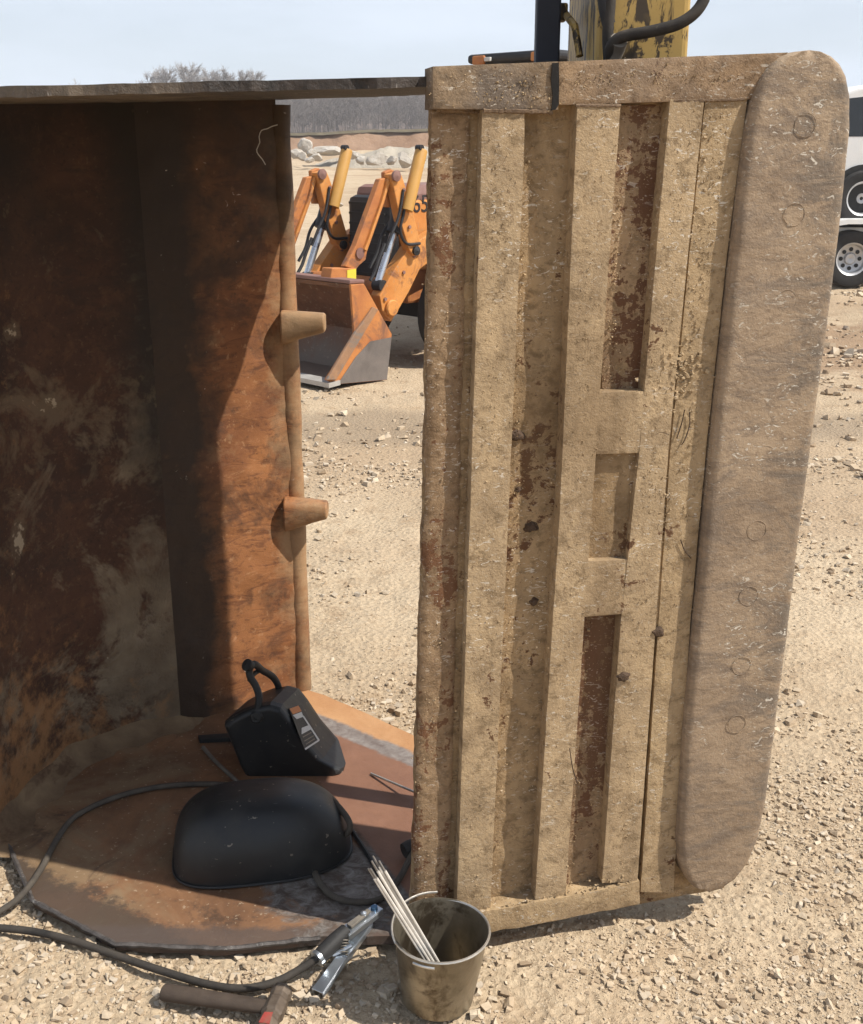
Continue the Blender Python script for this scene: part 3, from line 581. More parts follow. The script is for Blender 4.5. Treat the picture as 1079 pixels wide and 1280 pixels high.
# cross pieces between the third and fourth strips
grid_part('seam_fill', [(878, 122), (860, 300), (834, 560), (818, 790)], [(885, 122), (867, 300), (842, 560), (826, 790)], 0.0, 0.0262, 'mud', 3, 90, 0.002, 0.0, 20.0, 0.0)
grid_part('cross_piece', [(742, 491), (735, 568)], [(822, 489), (812, 566)], -0.01, 0.0332, 'mud_strip', 14, 20, 0.0012, 0.0004, 9.0, 0.001)
grid_part('cross_piece', [(727, 702), (721, 772)], [(798, 699), (788, 767)], -0.01, 0.0332, 'mud_strip', 14, 20, 0.0012, 0.0004, 10.0, 0.001)
# rust-scaled pocket floors
grid_part('pocket_floor', [(768, 132), (752, 488)], [(842, 130), (812, 488)], -0.01, 0.0045, 'pocket', 10, 60, 0.003, 0.0, 11.0, 0.0)
grid_part('pocket_floor', [(738, 566), (732, 704)], [(800, 566), (792, 702)], -0.01, 0.018, 'mud_valley', 8, 24, 0.003, 0.0, 12.0, 0.0)
grid_part('pocket_floor', [(722, 768), (705, 1112)], [(784, 768), (757, 1112)], -0.01, 0.0045, 'pocket', 10, 60, 0.003, 0.0, 13.0, 0.0)
# border bars
grid_part('top_bar', [(541, 83), (542, 136)], [(698.2, 76.7), (698.2, 137)], -0.03, 0.034, 'darkbar', 40, 12, 0.0018, 0.001, 14.0, 0.0012)
grid_part('top_bar', [(699, 77), (699, 131)], [(985, 65.5), (938, 124)], -0.03, 0.0345, 'topbar', 64, 12, 0.0014, 0.0008, 15.0, 0.0012)
def bead(x0, y0, x1, y1, w_, seed, r_=0.0035):
    P = [pp(x0 + (x1 - x0) * i / 60, y0 + (y1 - y0) * i / 60 + 1.2 * nz((i * 0.3, seed, 0), 1), w_) for i in range(61)]
    tube('weld_bead', P, [r_ * (0.7 + 0.5 * abs(nz(p, 160, seed))) for p in P], 'weld', bk, 6)
M['weld'] = simple('rusty_weld', (0.10, 0.06, 0.035), (0.22, 0.15, 0.09), 60, 0.75, 0.0, 0.6, 0.002)
bead(546, 137, 600, 139, 0.010, 1, 0.005); bead(604, 138, 690, 139.5, 0.030, 2, 0.005); bead(720, 132, 776, 132, 0.033, 3); bead(842, 126, 930, 124, 0.032, 4)
bead(606, 1143, 668, 1131, 0.03, 5); bead(672, 1128, 795, 1105, 0.033, 6)
def slope_bar(name, quad, w0, w1, mat, nu, nv, seed, ed):
    tl, tr, br, bl = quad; V = []; nr = nu + 3
    for i in range(nv + 3):
        t = min(max(i - 1, 0), nv) / nv
        for j in range(nr):
            s_ = min(max(j - 1, 0), nu) / nu
            x = (tl[0] * (1 - s_) + tr[0] * s_) * (1 - t) + (bl[0] * (1 - s_) + br[0] * s_) * t; y = (tl[1] * (1 - s_) + tr[1] * s_) * (1 - t) + (bl[1] * (1 - s_) + br[1] * s_) * t
            p = pp(x, y, w1); e = min(min(s_, 1 - s_) * 0.3, min(t, 1 - t) * 0.05); off = -ed * (1 - min(1, e / (ed * 2))) ** 2 + 0.003 * fbm(p, 14, 4, seed)
            if i in (0, nv + 2) or j in (0, nr - 1): off = w0 - w1
            V.append(p + DW * off + Vector((0, 0, 0.003 * nz(p, 25, seed))))
    Fc = [(i * nr + j, i * nr + j + 1, (i + 1) * nr + j + 1, (i + 1) * nr + j) for i in range(nv + 2) for j in range(nr - 1)]
    return mesh(name, V, Fc, mat, bk, True)
slope_bar('bottom_bar', ((600, 1142), (800, 1103), (800, 1131), (604, 1168)), -0.03, 0.040, 'mud', 40, 8, 17.0, 0.001)
slope_bar('bottom_bar', ((515, 1156), (603, 1143), (605, 1168), (513, 1186)), -0.03, 0.036, 'mud', 20, 8, 18.0, 0.001)
# soot-black cut slot in the top bar
cs_ = [pp(x, y, 0.0345) for x, y in ((690, 79), (698, 78.5), (698.5, 100), (698, 131), (694, 137), (689, 138), (690.5, 120), (688.5, 100))]
prism('burnt_seam', cs_, DW * 0.0028, 'cutdark', bk)
# bolt-on cutting edge
EL = [(62, 1015), (64, 998), (70, 981), (80, 968), (95, 957), (120, 947), (160, 938), (220, 930), (300, 921), (400, 910), (500, 899), (600, 889), (700, 880), (800, 870), (900, 860), (1000, 853), (1050, 850), (1080, 852), (1100, 859), (1111, 869), (1116, 884), (1117, 890)]
ER = [(62, 1016), (64, 1030), (70, 1043), (80, 1053), (95, 1061), (120, 1066), (160, 1066), (220, 1060), (300, 1051), (400, 1038), (500, 1024), (600, 1011), (700, 998), (800, 986), (900, 973), (1000, 960), (1050, 950), (1080, 938), (1100, 922), (1111, 906), (1116, 893), (1117, 891)]
ysx = [a[0] for a in EL]; V = []; nu = 22; rows = []
for a, b in zip(ysx[:-1], ysx[1:]):
    n_ = max(1, int((b - a) / 8)); rows += [a + (b - a) * q / n_ for q in range(n_)]
rows.append(ysx[-1]); WB = 0.052
lx = np.interp(rows, ysx, [a[1] for a in EL]); rx = np.interp(rows, ysx, [a[1] for a in ER])
OUT = [pp(x, y, WB) for x, y in zip(lx, rows)] + [pp(x, y, WB) for x, y in zip(rx[::-1], rows[::-1])]
outl = [(p.dot(DU), p.z) for p in OUT]
oa = np.array(outl)
for y, a, b in zip(rows, lx, rx):
    for j in range(nu + 1):
        s_ = j / nu; s_ = 0.5 - 0.5 * math.cos(math.pi * s_); p = pp(a + (b - a) * s_, y, WB)
        e = float(np.sqrt(((oa - np.array((p.dot(DU), p.z))) ** 2).sum(1)).min())
        off = -0.009 * (1 - min(1, e / 0.012)) ** 2 + 0.0022 * fbm(p, 5, 4) + 0.0010 * fbm(p, 28, 3)
        V.append(p + DW * off)
nr = nu + 1; Fc = [(i * nr + j, i * nr + j + 1, (i + 1) * nr + j + 1, (i + 1) * nr + j) for i in range(len(rows) - 1) for j in range(nu)]
ring = [i * nr for i in range(len(rows))] + [i * nr + nu for i in range(len(rows) - 1, -1, -1)]; b0 = len(V)
for q in ring: V.append(V[q] - DW * 0.040)
L_ = len(ring)
for i in range(L_): Fc.append((ring[i], ring[(i + 1) % L_], b0 + (i + 1) % L_, b0 + i))
Fc.append(tuple(range(b0, b0 + L_)))
ce = mesh('cutting_edge', V, Fc, 'edge', bk, True); ce['label'] = 'round-ended bolt-on cutting edge, scraped grey brown'
for px, py in ((1007, 156), (993, 268), (983, 376), (967, 476), (957, 570), (946, 663), (936, 745), (927, 832), (921, 905), (913, 975)):
    c = pp(px, py, WB - 0.0002); pts = [c + (DU * math.cos(a) * 0.0185 + Vector((0, 0, 1)) * math.sin(a) * 0.0185) + DW * 0.0010 * nz((math.cos(a), math.sin(a), py), 1.3) for a in np.linspace(0.3, 0.3 + math.pi * 2, 40)]
    bp = tube('bolt_plug', pts, 0.0006, 'edge', ce, 6); bp.parent = ce; bp.matrix_parent_inverse = Matrix()
# caked crumbs of mud on the strips
HULLS = []
for hi_ in range(36):
    bm = bmesh.new()
    if hi_ % 3:                                     # chipped blocks
        ct = [Vector((sx, sy, sz)) for sx in (-1, 1) for sy in (-1, 1) for sz in (-1, 1)]; random.shuffle(ct)
        for q in ct[:6 + hi_ % 3]: bm.verts.new(Vector((q.x * random.uniform(0.45, 1.0), q.y * random.uniform(0.45, 1.0), q.z * random.uniform(0.45, 1.0))) * 0.85)
        bm.verts.new((random.uniform(-1, 1), random.uniform(-.5, .5), random.uniform(-.5, .5)))
    else:
        for _ in range(7 + hi_ % 4):
            d = Vector((random.gauss(0, 1), random.gauss(0, 1), random.gauss(0, 1))).normalized(); bm.verts.new(d * random.uniform(0.7, 1.15))
    r_ = bmesh.ops.convex_hull(bm, input=bm.verts); bmesh.ops.delete(bm, geom=[g_ for g_ in r_['geom_interior'] if isinstance(g_, bmesh.types.BMVert)], context='VERTS')
    bmesh.ops.triangulate(bm, faces=bm.faces); bmesh.ops.recalc_face_normals(bm, faces=bm.faces); bm.verts.index_update()
    HULLS.append((np.array([v.co[:] for v in bm.verts]), np.array([[v.index for v in f.verts] for f in bm.faces]))); bm.free()
def scatter_mesh(name, pos, size, mat, parent=None, flat=(0.45, 0.9)):
    """many little angular stones in one mesh"""
    n = len(pos); kind = rng.integers(0, len(HULLS), n); VV = []; FF = []; o_ = 0
    for h_, (TV, TF) in enumerate(HULLS):
        ix = np.where(kind == h_)[0]; m_ = len(ix)
        if not m_: continue
        vs_ = np.repeat(TV[None], m_, 0) * (np.stack([rng.uniform(0.8, 1.4, m_), rng.uniform(0.7, 1.05, m_), rng.uniform(*flat, m_)], 1) * size[ix][:, None])[:, None, :]
        th = rng.uniform(0, 2 * np.pi, m_); tx = rng.normal(0, 0.4, m_); c_, s_ = np.cos(th)[:, None], np.sin(th)[:, None]; cx_, sx_ = np.cos(tx)[:, None], np.sin(tx)[:, None]
        x, y, z = vs_[..., 0].copy(), vs_[..., 1].copy(), vs_[..., 2].copy(); y2 = y * cx_ - z * sx_; z2 = y * sx_ + z * cx_
        out = np.stack([x * c_ - y2 * s_, x * s_ + y2 * c_, z2], -1) + pos[ix][:, None, :]
        VV.append(out.reshape(-1, 3)); FF.append((TF[None] + (o_ + np.arange(m_) * len(TV))[:, None, None]).reshape(-1, 3)); o_ += m_ * len(TV)
    V_ = np.concatenate(VV); F_ = np.concatenate(FF); me = bpy.data.meshes.new(name)
    me.vertices.add(len(V_)); me.vertices.foreach_set('co', V_.ravel()); me.loops.add(F_.size); me.loops.foreach_set('vertex_index', F_.ravel().astype(np.int32))
    me.polygons.add(len(F_)); me.polygons.foreach_set('loop_start', np.arange(0, F_.size, 3, dtype=np.int32)); me.polygons.foreach_set('loop_total', np.full(len(F_), 3, np.int32))
    me.polygons.foreach_set('use_smooth', np.zeros(len(F_), dtype=bool)); me.update(); o = link(name, me, mat, parent); o['kind'] = 'stuff'; return o
cp = []; cs = []
def crumbs(n, x0, y0, x1, y1, w_, s0, s1, wid=12):
    for _ in range(n):
        t = random.random(); px = x0 + (x1 - x0) * t + random.gauss(0, wid); py = y0 + (y1 - y0) * t + random.gauss(0, wid * 0.8); cp.append(pp(px, py, w_)); cs.append(random.uniform(s0, s1) * random.uniform(0.35, 0.8))
crumbs(110, 885, 140, 865, 420, 0.030, 0.002, 0.006, 9); crumbs(60, 925, 150, 900, 420, 0.026, 0.002, 0.005, 5); crumbs(170, 850, 445, 838, 490, 0.031, 0.003, 0.009, 15)
crumbs(150, 815, 580, 822, 660, 0.032, 0.002, 0.006, 9); crumbs(70, 780, 520, 770, 540, 0.031, 0.002, 0.006, 16); crumbs(90, 660, 150, 640, 800, 0.002, 0.002, 0.004, 14)
crumbs(70, 625, 1135, 790, 1100, 0.036, 0.002, 0.006, 5); crumbs(90, 560, 120, 690, 128, 0.033, 0.002, 0.005, 8); crumbs(60, 880, 480, 850, 760, 0.030, 0.002, 0.005, 12)
for _x0, _x1 in ((661, 622), (783, 715), (598, 566)): crumbs(140, _x0, 150, _x1, 1110, 0.006, 0.0015, 0.0045, 3)
crumbs(40, 700, 1110, 780, 1100, 0.01, 0.002, 0.006, 8); crumbs(60, 775, 150, 765, 480, 0.034, 0.001, 0.004, 4)
for L0, L1, w_, wd in (((629, 140), (594, 1138), 0.0300, 11), ((749, 135), (690, 1118), 0.0340, 11), ((858, 130), (776, 1098), 0.0340, 9), ((908, 130), (824, 1105), 0.0300, 10), ((690, 140), (642, 1125), 0.0010, 13), ((564, 140), (538, 1165), 0.0078, 12), ((804, 140), (735, 1105), 0.0050, 9)):
    crumbs(520, *L0, *L1, w_, 0.0009, 0.0032, wd)
crumbs(260, 705, 104, 930, 98, 0.0345, 0.0009, 0.003, 12); crumbs(200, 550, 110, 685, 108, 0.034, 0.0009, 0.003, 12)
scatter_mesh('mud_crumbs', np.array([p[:] for p in cp]), np.array(cs), 'crumb', bk, (0.5, 1.0))
# dark mud splats and wire scraps on the strips
def splat(px, py, r_, w_):
    c = pp(px, py, w_); n = 22; V = [c + DW * 0.006]; 
    for ring_ in (0.55, 1.0):
        for j in range(n):
            a = 2 * math.pi * j / n; q = r_ * ring_ * (1 + 0.5 * nz((math.cos(a), math.sin(a), px), 1.7)); V.append(c + DU * math.cos(a) * q + Vector((0, 0, math.sin(a) * q * 0.8)) + DW * (0.005 if ring_ < 1 else -0.002))
    Fc = [(0, 1 + j, 1 + (j + 1) % n) for j in range(n)] + [(1 + j, 1 + n + j, 1 + n + (j + 1) % n, 1 + (j + 1) % n) for j in range(n)]
    mesh('mud_splat', V, Fc, 'darkmud', bk, True)
M['darkmud'] = simple('damp_dark_mud', (0.04, 0.022, 0.012), (0.10, 0.06, 0.034), 40, 0.7, 0.0, 0.8, 0.006)
for q in ((822, 790, 0.014, 0.032), (780, 846, 0.013, 0.035), (884, 718, 0.009, 0.032), (668, 752, 0.010, 0.002), (646, 545, 0.014, 0.001), (663, 660, 0.013, 0.001), (648, 612, 0.007, 0.001)): splat(*q)
for pts in ([(856, 512), (852, 530), (846, 548)], [(862, 515), (862, 532), (856, 550), (852, 556)], [(820, 543), (826, 540), (836, 543)], [(851, 675), (856, 688), (864, 698)], [(712, 935), (716, 960), (722, 980)]):
    tube('scratch_groove', [pp(x, y, 0.0335 if x < 900 else 0.0525) for x, y in pts], 0.0011, 'darkmud', bk, 5, 4)

# ------------------------------------------------------------------ loose gravel (nobody could count it)
def inpoly(x, y, P):
    c = False; n = len(P)
    for i in range(n):
        x1, y1 = P[i]; x2, y2 = P[i - 1]
        if (y1 > y) != (y2 > y) and x < (x2 - x1) * (y - y1) / (y2 - y1) + x1: c = not c
    return c
PLN = plan(0, 0)
def gravel(name, n, y0, y1, s0, s1, tmpl, power=1.0, patchy=0.0, seed=0.0):
    pos = []; sz = []
    while len(pos) < n:
        y = (y0 ** power + (y1 ** power - y0 ** power) * random.random()) ** (1 / power); hw = 0.47 * (0.951 * y + 0.46) + 0.25
        x = random.uniform(-hw, hw)
        if inpoly(x, y, PLN): continue
        if patchy and fbm((x * 1.0, y * 1.6, 0), 1.1, 4, seed) < random.gauss(patchy - 0.25, 0.22): continue
        s_ = s0 * (s1 / s0) ** (random.random() ** 3.0)
        pos.append((x, y, gz(x, y) + s_ * 0.26)); sz.append(s_)
    return np.array(pos), np.array(sz)
A = gravel('a', 25000, 1.42, 2.9, 0.002, 0.0108, 0, 1.0, 0.34, 1.0)
A1 = gravel('a', 6500, 1.42, 2.35, 0.0045, 0.0145, 0, 1.0, 0.0, 1.0)
# denser, coarser on the front left
keep = (A1[0][:, 0] < 0.15); A1 = (A1[0][keep], A1[1][keep])
B = gravel('b', 13000, 2.6, 5.5, 0.004, 0.018, 0, 1.0, 0.30, 3.0)
C = gravel('c', 4500, 5.0, 14, 0.010, 0.032, 0, 1.0, 0.24, 5.0)
D = gravel('d', 34000, 1.42, 3.6, 0.0014, 0.0042, 0, 1.0, 0.05, 1.0)
E_ = gravel('e', 2600, 7.0, 12.5, 0.02, 0.06, 0, 1.0, 0.3, 8.0); keep = E_[0][:, 0] > 1.2; E_ = (E_[0][keep], E_[1][keep])
P_ = np.concatenate([A[0], A1[0], B[0], C[0], D[0], E_[0]]); S_ = np.concatenate([A[1], A1[1], B[1], C[1], D[1], E_[1]])
scatter_mesh('gravel', P_, S_, 'gravel', None, (0.45, 0.85))
bpy.data.objects['gravel']['label'] = 'loose pale limestone gravel strewn over the sandy yard'; bpy.data.objects['gravel']['category'] = 'gravel'

# ------------------------------------------------------------------ pail, rods
PC = Vector((0.010, 1.70, 0.0)); PT = Vector((0.05, -0.03, 1)).normalized()
pail = thing('pail', PC, 'small stained steel pail holding welding rods, on the gravel', 'pail')
H_ = 0.152
prof = [(0.0, 0.004), (0.064, 0.004), (0.068, 0.008), (0.070, 0.03), (0.0775, 0.09), (0.0845, H_ - 0.004), (0.0875, H_), (0.0880, H_ + 0.0025), (0.0860, H_ + 0.003), (0.0835, H_ - 0.006), (0.0760, 0.09), (0.0685, 0.03), (0.064, 0.012), (0.0, 0.010)]
po = lathe('body', prof, PC, PT, 'pail', pail, 48)
for v in po.data.vertices:
    v.co += Vector((1, 1, 0)) * 0.0018 * fbm(v.co, 14, 3)
rimp = [PC + PT * (H_ + 0.001) + Vector((math.cos(a) * 0.0875, math.sin(a) * 0.0875, 0)) for a in np.linspace(0, 2 * math.pi, 49)]
tube('rolled_rim', rimp, 0.0026, 'wire', pail, 6)
rc = PC + PT * (H_ + 0.001)
bail = [rc + Vector((-0.089 * math.cos(a) * 1.0, 0.0, 0)) + Vector((0, 1, 0.0)) * (0.092 * math.sin(a)) + Vector((0, 0, 0.014 * math.sin(a))) for a in np.linspace(0, math.pi * 0.62, 24)]
bail = [Matrix.Rotation(R(25), 4, 'Z') @ (p - rc) + rc for p in bail]
tube('bail_wire', bail, 0.0022, 'wire', pail, 6)
fb = [rc + Vector((0.089 * math.cos(a), 0.089 * math.sin(a), -0.010)) for a in np.linspace(R(236), R(262), 8)]
tube('bail_hook', fb, 0.0028, 'wire', pail, 6)
lathe('bail_ear', [(0.0, 0), (0.009, 0), (0.009, 0.004), (0.0, 0.004)], rc + Vector((-0.083, 0.038, -0.012)), (-0.9, 0.42, 0), 'wire', pail, 12)
b0 = Vector((0.050, 1.662, 0.016)); t0 = Vector((-0.098, 1.628, 0.335))
offs = [(-0.010, 0, 0.006), (-0.005, 0.004, 0.012), (0.0, 0.001, 0.009), (0.005, 0.005, 0.013), (-0.003, -0.003, -0.004), (0.003, -0.001, 0.001), (0.010, 0.002, 0.007), (-0.012, -0.004, -0.010)]
for i, o_ in enumerate(offs):
    o_ = Vector(o_); jit_ = Vector((random.uniform(-.008, .008), random.uniform(-.006, .006), random.uniform(-.004, .016)))
    a = b0 + o_ * 0.6; b = t0 + o_ * 0.8 + jit_ * 0.6
    L = (b - a).normalized()
    r_ = tag(mesh('welding_rod', *tube_vf([a, b - L * 0.024], 0.0027, 8), 'rod', None, True), 'pale flux-coated welding rod in the bundle leaning in the pail', 'welding rod', 'welding rods standing in the pail')
    v, f = tube_vf([b - L * 0.025, b], 0.0017, 6); tip = mesh('bare_tip', v, f, 'rodtip', r_, True); tip.parent = r_; tip.matrix_parent_inverse = Matrix()
PZ = 0.024
tag(tube('welding_rod', [gp(464, 967, PZ + 0.004), gp(535, 997, 0.055)], 0.003, 'wire', None, 8), 'single bright rod lying alone on the red plate beside the tan panel', 'welding rod')
tag(tube('steel_rod', [gp(254, 934, PZ + 0.006), gp(268, 950, PZ + 0.006), gp(299, 979, PZ + 0.01), gp(312, 992, PZ + 0.008)], 0.0052, 'oldrod', None, 8, 4), 'dull grey bent rod on the plate between the two helmets', 'rod')
tag(mesh('scrap_bar', *prism_vf([gp(248, 924, PZ), gp(292, 921, PZ), gp(292, 927, PZ), gp(250, 929, PZ)], (0, 0, 0.012)), 'blackmatt'), 'short dark flat bar on the plate behind the upright helmet', 'scrap')

# ------------------------------------------------------------------ cables
def cable(name, pts, r_, mat, label, zoff=0.0):
    P = [gp(x, y, z) for x, y, z in pts]
    return tag(tube(name, P, r_, mat, None, 10, 10), label, 'cable')
zr = PZ + 0.008
cable('welding_cable', [(-40, 1160, 0.012), (0, 1139, 0.014), (28, 1118, 0.028), (52, 1085, zr), (72, 1048, zr), (95, 1020, zr), (140, 998, zr), (190, 985, zr), (235, 980.5, zr), (280, 981, zr), (330, 990, zr), (372, 996, zr + 0.05), (398, 988, zr + 0.075), (418, 1003, zr + 0.085), (436, 1026, zr + 0.075), (434, 1042, zr + 0.05), (412, 1050, zr + 0.02), (396, 1066, zr), (394, 1092, zr), (412, 1117, zr), (440, 1127, zr), (475, 1124, zr), (498, 1100, zr + 0.002), (512, 1074, zr + 0.012), (526, 1050, zr + 0.018)], 0.0068, 'rubber_dust', 'dusty cable running over the plate and around the domed helmet')
cable('ground_cable', [(-40, 1158, 0.012), (0, 1160, 0.012), (45, 1165, 0.013), (95, 1177, 0.013), (150, 1196, 0.013), (210, 1216, 0.014), (262, 1231, 0.014), (305, 1235.5, 0.014), (345, 1227, 0.016), (378, 1210, 0.026), (398, 1197, 0.04)], 0.0075, 'rubber', 'black cable snaking across the gravel to the shiny clamp')
tag(tube('strap', [gp(400, 984, PZ + 0.012), gp(440, 1038, PZ + 0.004), gp(470, 1085, PZ + 0.004), gp(495, 1125, PZ + 0.004), gp(516, 1158, PZ + 0.004)], [0.005] * 33, 'blackmatt', None, 6, 8), 'thin black bar running along the seam in the plate', 'bar')
eh = thing('electrode_holder', gp(520, 1060, PZ), 'black electrode holder poking out from behind the tan panel', 'electrode holder')
a = gp(505, 1064, PZ + 0.02); b = a + Vector((0.085, 0.05, 0.012))
tube('handle', [a, a.lerp(b, 0.15), a.lerp(b, 0.5), b], [0.017, 0.019, 0.016, 0.015], 'blackmatt', eh, 14)
tube('jaw', [b, b + Vector((0.05, 0.03, 0.01))], [0.013, 0.008], 'oldrod', eh, 10)

# ------------------------------------------------------------------ ground clamp
gc = thing('ground_clamp', gp(430, 1200, 0), 'shiny zinc welding clamp lying half on the gravel by the pail', 'clamp')
def bar_between(name, a, b, wdt, thk, mat, parent, up=Vector((0, 0, 1)), taper=1.0, lip=0.0):
    a = Vector(a); b = Vector(b); t = (b - a).normalized(); sd = t.cross(up).normalized(); u = sd.cross(t).normalized(); V = []
    parts = []
    q = [a + sd * wdt / 2, a - sd * wdt / 2, b - sd * wdt / 2 * taper, b + sd * wdt / 2 * taper]; parts.append(prism_vf(q, u * thk))
    if lip:
        for s_ in (1, -1):
            q = [a + sd * s_ * wdt / 2, a + sd * s_ * (wdt / 2 - thk * 1.2), b + sd * s_ * (wdt / 2 * taper - thk * 1.2), b + sd * s_ * wdt / 2 * taper]; parts.append(prism_vf([x - u * lip for x in q], u * (lip - 0.0001)))
    v, f = join_vf(parts); o = mesh(name, v, f, mat, parent); bev(o, 0.0012); return o
j0 = gp(430, 1166, 0.058); j1 = gp(474, 1134, 0.062)
bar_between('upper_jaw', j0, j1, 0.028, 0.003, 'zinc', gc, taper=0.85, lip=0.012)
bar_between('upper_cheek', j0.lerp(j1, 0.15) + Vector((0, 0, 0.003)), j0.lerp(j1, 0.72) + Vector((0, 0, 0.006)), 0.014, 0.006, 'oldrod', gc, taper=0.7)
lathe('bolt', [(0, 0.0), (0.0072, 0.0), (0.0072, 0.007), (0, 0.007)], j0.lerp(j1, 0.86) + Vector((0, 0, 0.003)), (0, 0, 1), 'bluebolt', gc, 6, False)
lathe('rivet', [(0, 0.0), (0.006, 0.0), (0.006, 0.005), (0, 0.008)], j0.lerp(j1, 0.55) + Vector((0, 0, 0.009)), (0, 0, 1), 'zinc', gc, 12)
s0 = gp(398, 1197, 0.04); s1 = gp(433, 1163, 0.058)
tube('sleeve', [s0, s0.lerp(s1, 0.1), s0.lerp(s1, 0.6), s1], [0.0135, 0.0155, 0.0165, 0.014], 'blackmatt', gc, 14)
tube('ferrule', [s0.lerp(s1, -0.06), s0.lerp(s1, 0.04)], 0.0158, 'zinc', gc, 14)
l0 = gp(397, 1240, 0.010); l1 = gp(428, 1196, 0.030); l2 = gp(462, 1152, 0.034)
bar_between('lower_handle', l0, l1, 0.026, 0.003, 'zinc', gc, taper=0.8, lip=0.010)
bar_between('lower_jaw', l1, l2, 0.022, 0.003, 'zinc', gc, taper=0.8, lip=0.012)
tube('pivot_pin', [l1 + Vector((-0.018, 0, 0.004)), l1 + Vector((0.018, 0.008, 0.02))], 0.004, 'zinc', gc, 8)
sp0 = l1 + Vector((0.002, 0, 0.004)); ax_ = (j0 - l1).normalized(); u_ = ax_.orthogonal().normalized(); v_ = ax_.cross(u_)
tube('spring', [sp0 + ax_ * (0.03 * i / 60) + (u_ * math.cos(i * 0.6) + v_ * math.sin(i * 0.6)) * 0.008 for i in range(61)], 0.0014, 'oldrod', gc, 5)

# ------------------------------------------------------------------ hammer
hm = thing('hammer', gp(300, 1255, 0), 'short sledge hammer with dark handle lying on gravel at the front edge', 'hammer')
ha = gp(203, 1240, 0.022); hb = gp(334, 1259, 0.024); V = []; Fc = []; n = 14; t = (hb - ha).normalized(); sd = t.cross(Vector((0, 0, 1))).normalized()
hp = [(0, 0.9), (0.03, 1.06), (0.3, 1.03), (0.6, 0.96), (0.85, 0.9), (1.04, 0.86)]
for q, s_ in hp:
    c = ha.lerp(hb, q)
    for j in range(n):
        a = 2 * math.pi * j / n; V.append(c + (sd * math.cos(a) * 0.0165 + Vector((0, 0, 1)) * math.sin(a) * 0.0135) * s_)
Fc = [(i * n + j, i * n + (j + 1) % n, (i + 1) * n + (j + 1) % n, (i + 1) * n + j) for i in range(len(hp) - 1) for j in range(n)] + [tuple(range(n)), tuple(range((len(hp) - 1) * n, len(hp) * n))]
bev(mesh('handle', V, Fc, 'wood', hm, True), 0.002)
hc = gp(343, 1262, 0.024); hd = Vector((0.18, 0.97, 0.02)).normalized(); hs = Vector((hd.y, -hd.x, 0)); V = []; Fc = []; n = 8
for q, s_ in ((-0.062, 0.85), (-0.058, 1.0), (-0.036, 1.0), (-0.030, 0.86), (-0.018, 0.86), (-0.014, 1.0), (0.014, 1.0), (0.018, 0.9), (0.030, 0.88), (0.036, 0.95), (0.046, 0.95), (0.050, 0.8)):
    for j in range(n):
        a = 2 * math.pi * (j + 0.5) / n; V.append(hc + hd * q + (hs * math.cos(a) + Vector((0, 0, 1)) * math.sin(a)) * 0.0215 * s_)
m = 12
Fc = [(i * n + j, i * n + (j + 1) % n, (i + 1) * n + (j + 1) % n, (i + 1) * n + j) for i in range(m - 1) for j in range(n)] + [tuple(range(n)), tuple(range((m - 1) * n, m * n))]
bev(mesh('head', V, Fc, 'forged', hm), 0.0015)
prism('red_band', [hc + hd * q + hs * x * 0.0165 + Vector((0, 0, 0.0200)) for q, x in ((-0.055, -.6), (-0.055, .6), (-0.028, .45), (-0.030, -.45))], (0, 0, 0.0012), 'redpaint', hm)

# ------------------------------------------------------------------ welding helmets
h2 = thing('welding_helmet', (-0.375, 2.13, PZ), 'domed black welding helmet lying face up on the rusty plate', 'helmet')
V = []; Fc = []; nu, nv = 64, 22; A_, B_, Hh = 0.192, 0.128, 0.150; rot = R(10)
def sgn(v, e): return math.copysign(abs(v) ** e, v)
for i in range(nv + 1):
    ph = (math.pi / 2) * i / nv; cz = math.cos(ph) ** 0.62; sz_ = math.sin(ph) ** 0.80
    for j in range(nu):
        a = 2 * math.pi * j / nu; ex = 0.56; x = sgn(math.cos(a), ex) * A_ * cz; y = sgn(math.sin(a), ex) * B_ * cz; z = Hh * sz_
        if x > 0: y *= 1 - 0.22 * (x / A_) ** 2; z *= 1 - 0.16 * (x / A_) ** 2
        if y < 0: z *= 1 - 0.10 * (y / B_) ** 2
        z += -0.10 * y * (z / Hh)
        q = Vector((x, y, z)); q = Matrix.Rotation(rot, 3, 'Z') @ q; V.append(q + Vector((-0.372, 2.125, PZ + 0.003)))
Fc = [(i * nu + j, i * nu + (j + 1) % nu, (i + 1) * nu + (j + 1) % nu, (i + 1) * nu + j) for i in range(nv) for j in range(nu)]
mesh('shell', V, Fc, 'plastic', h2, True)
rimv = [Matrix.Rotation(rot, 3, 'Z') @ Vector((sgn(math.cos(a), 0.56) * (A_ + 0.001), sgn(math.sin(a), 0.56) * (B_ + 0.001) * (1 - (0.22 * abs(math.cos(a)) if math.cos(a) > 0 else 0)), 0)) + Vector((-0.372, 2.125, PZ + 0.006)) for a in np.linspace(0, 2 * math.pi, 80)]
tube('rim', rimv, 0.0035, 'plastic', h2, 6)
h1 = thing('welding_helmet', (-0.36, 2.48, PZ), 'upright black welding helmet with headband loops and an orange and white label', 'helmet')
PY = 2.43; E = Vector((0.025, 0.20, -0.045))
prof = [(276, 906), (284, 899), (300, 890), (318, 883), (336, 880), (350, 884), (362, 899), (380, 926), (402, 951), (426, 964), (428, 971), (415, 978), (385, 981), (350, 980), (318, 978), (306, 974), (298, 960), (288, 935)]
pr3 = [yp(x, y, PY) for x, y in prof]
cen = sum(pr3, Vector()) / len(pr3); V = []; n = len(pr3); st = [(0.0, 0.90), (0.05, 0.965), (0.14, 1.0), (0.86, 1.0), (0.95, 0.965), (1.0, 0.90)]
for s_, k_ in st:
    for p in pr3: V.append(cen + (p - cen) * k_ + E * s_)
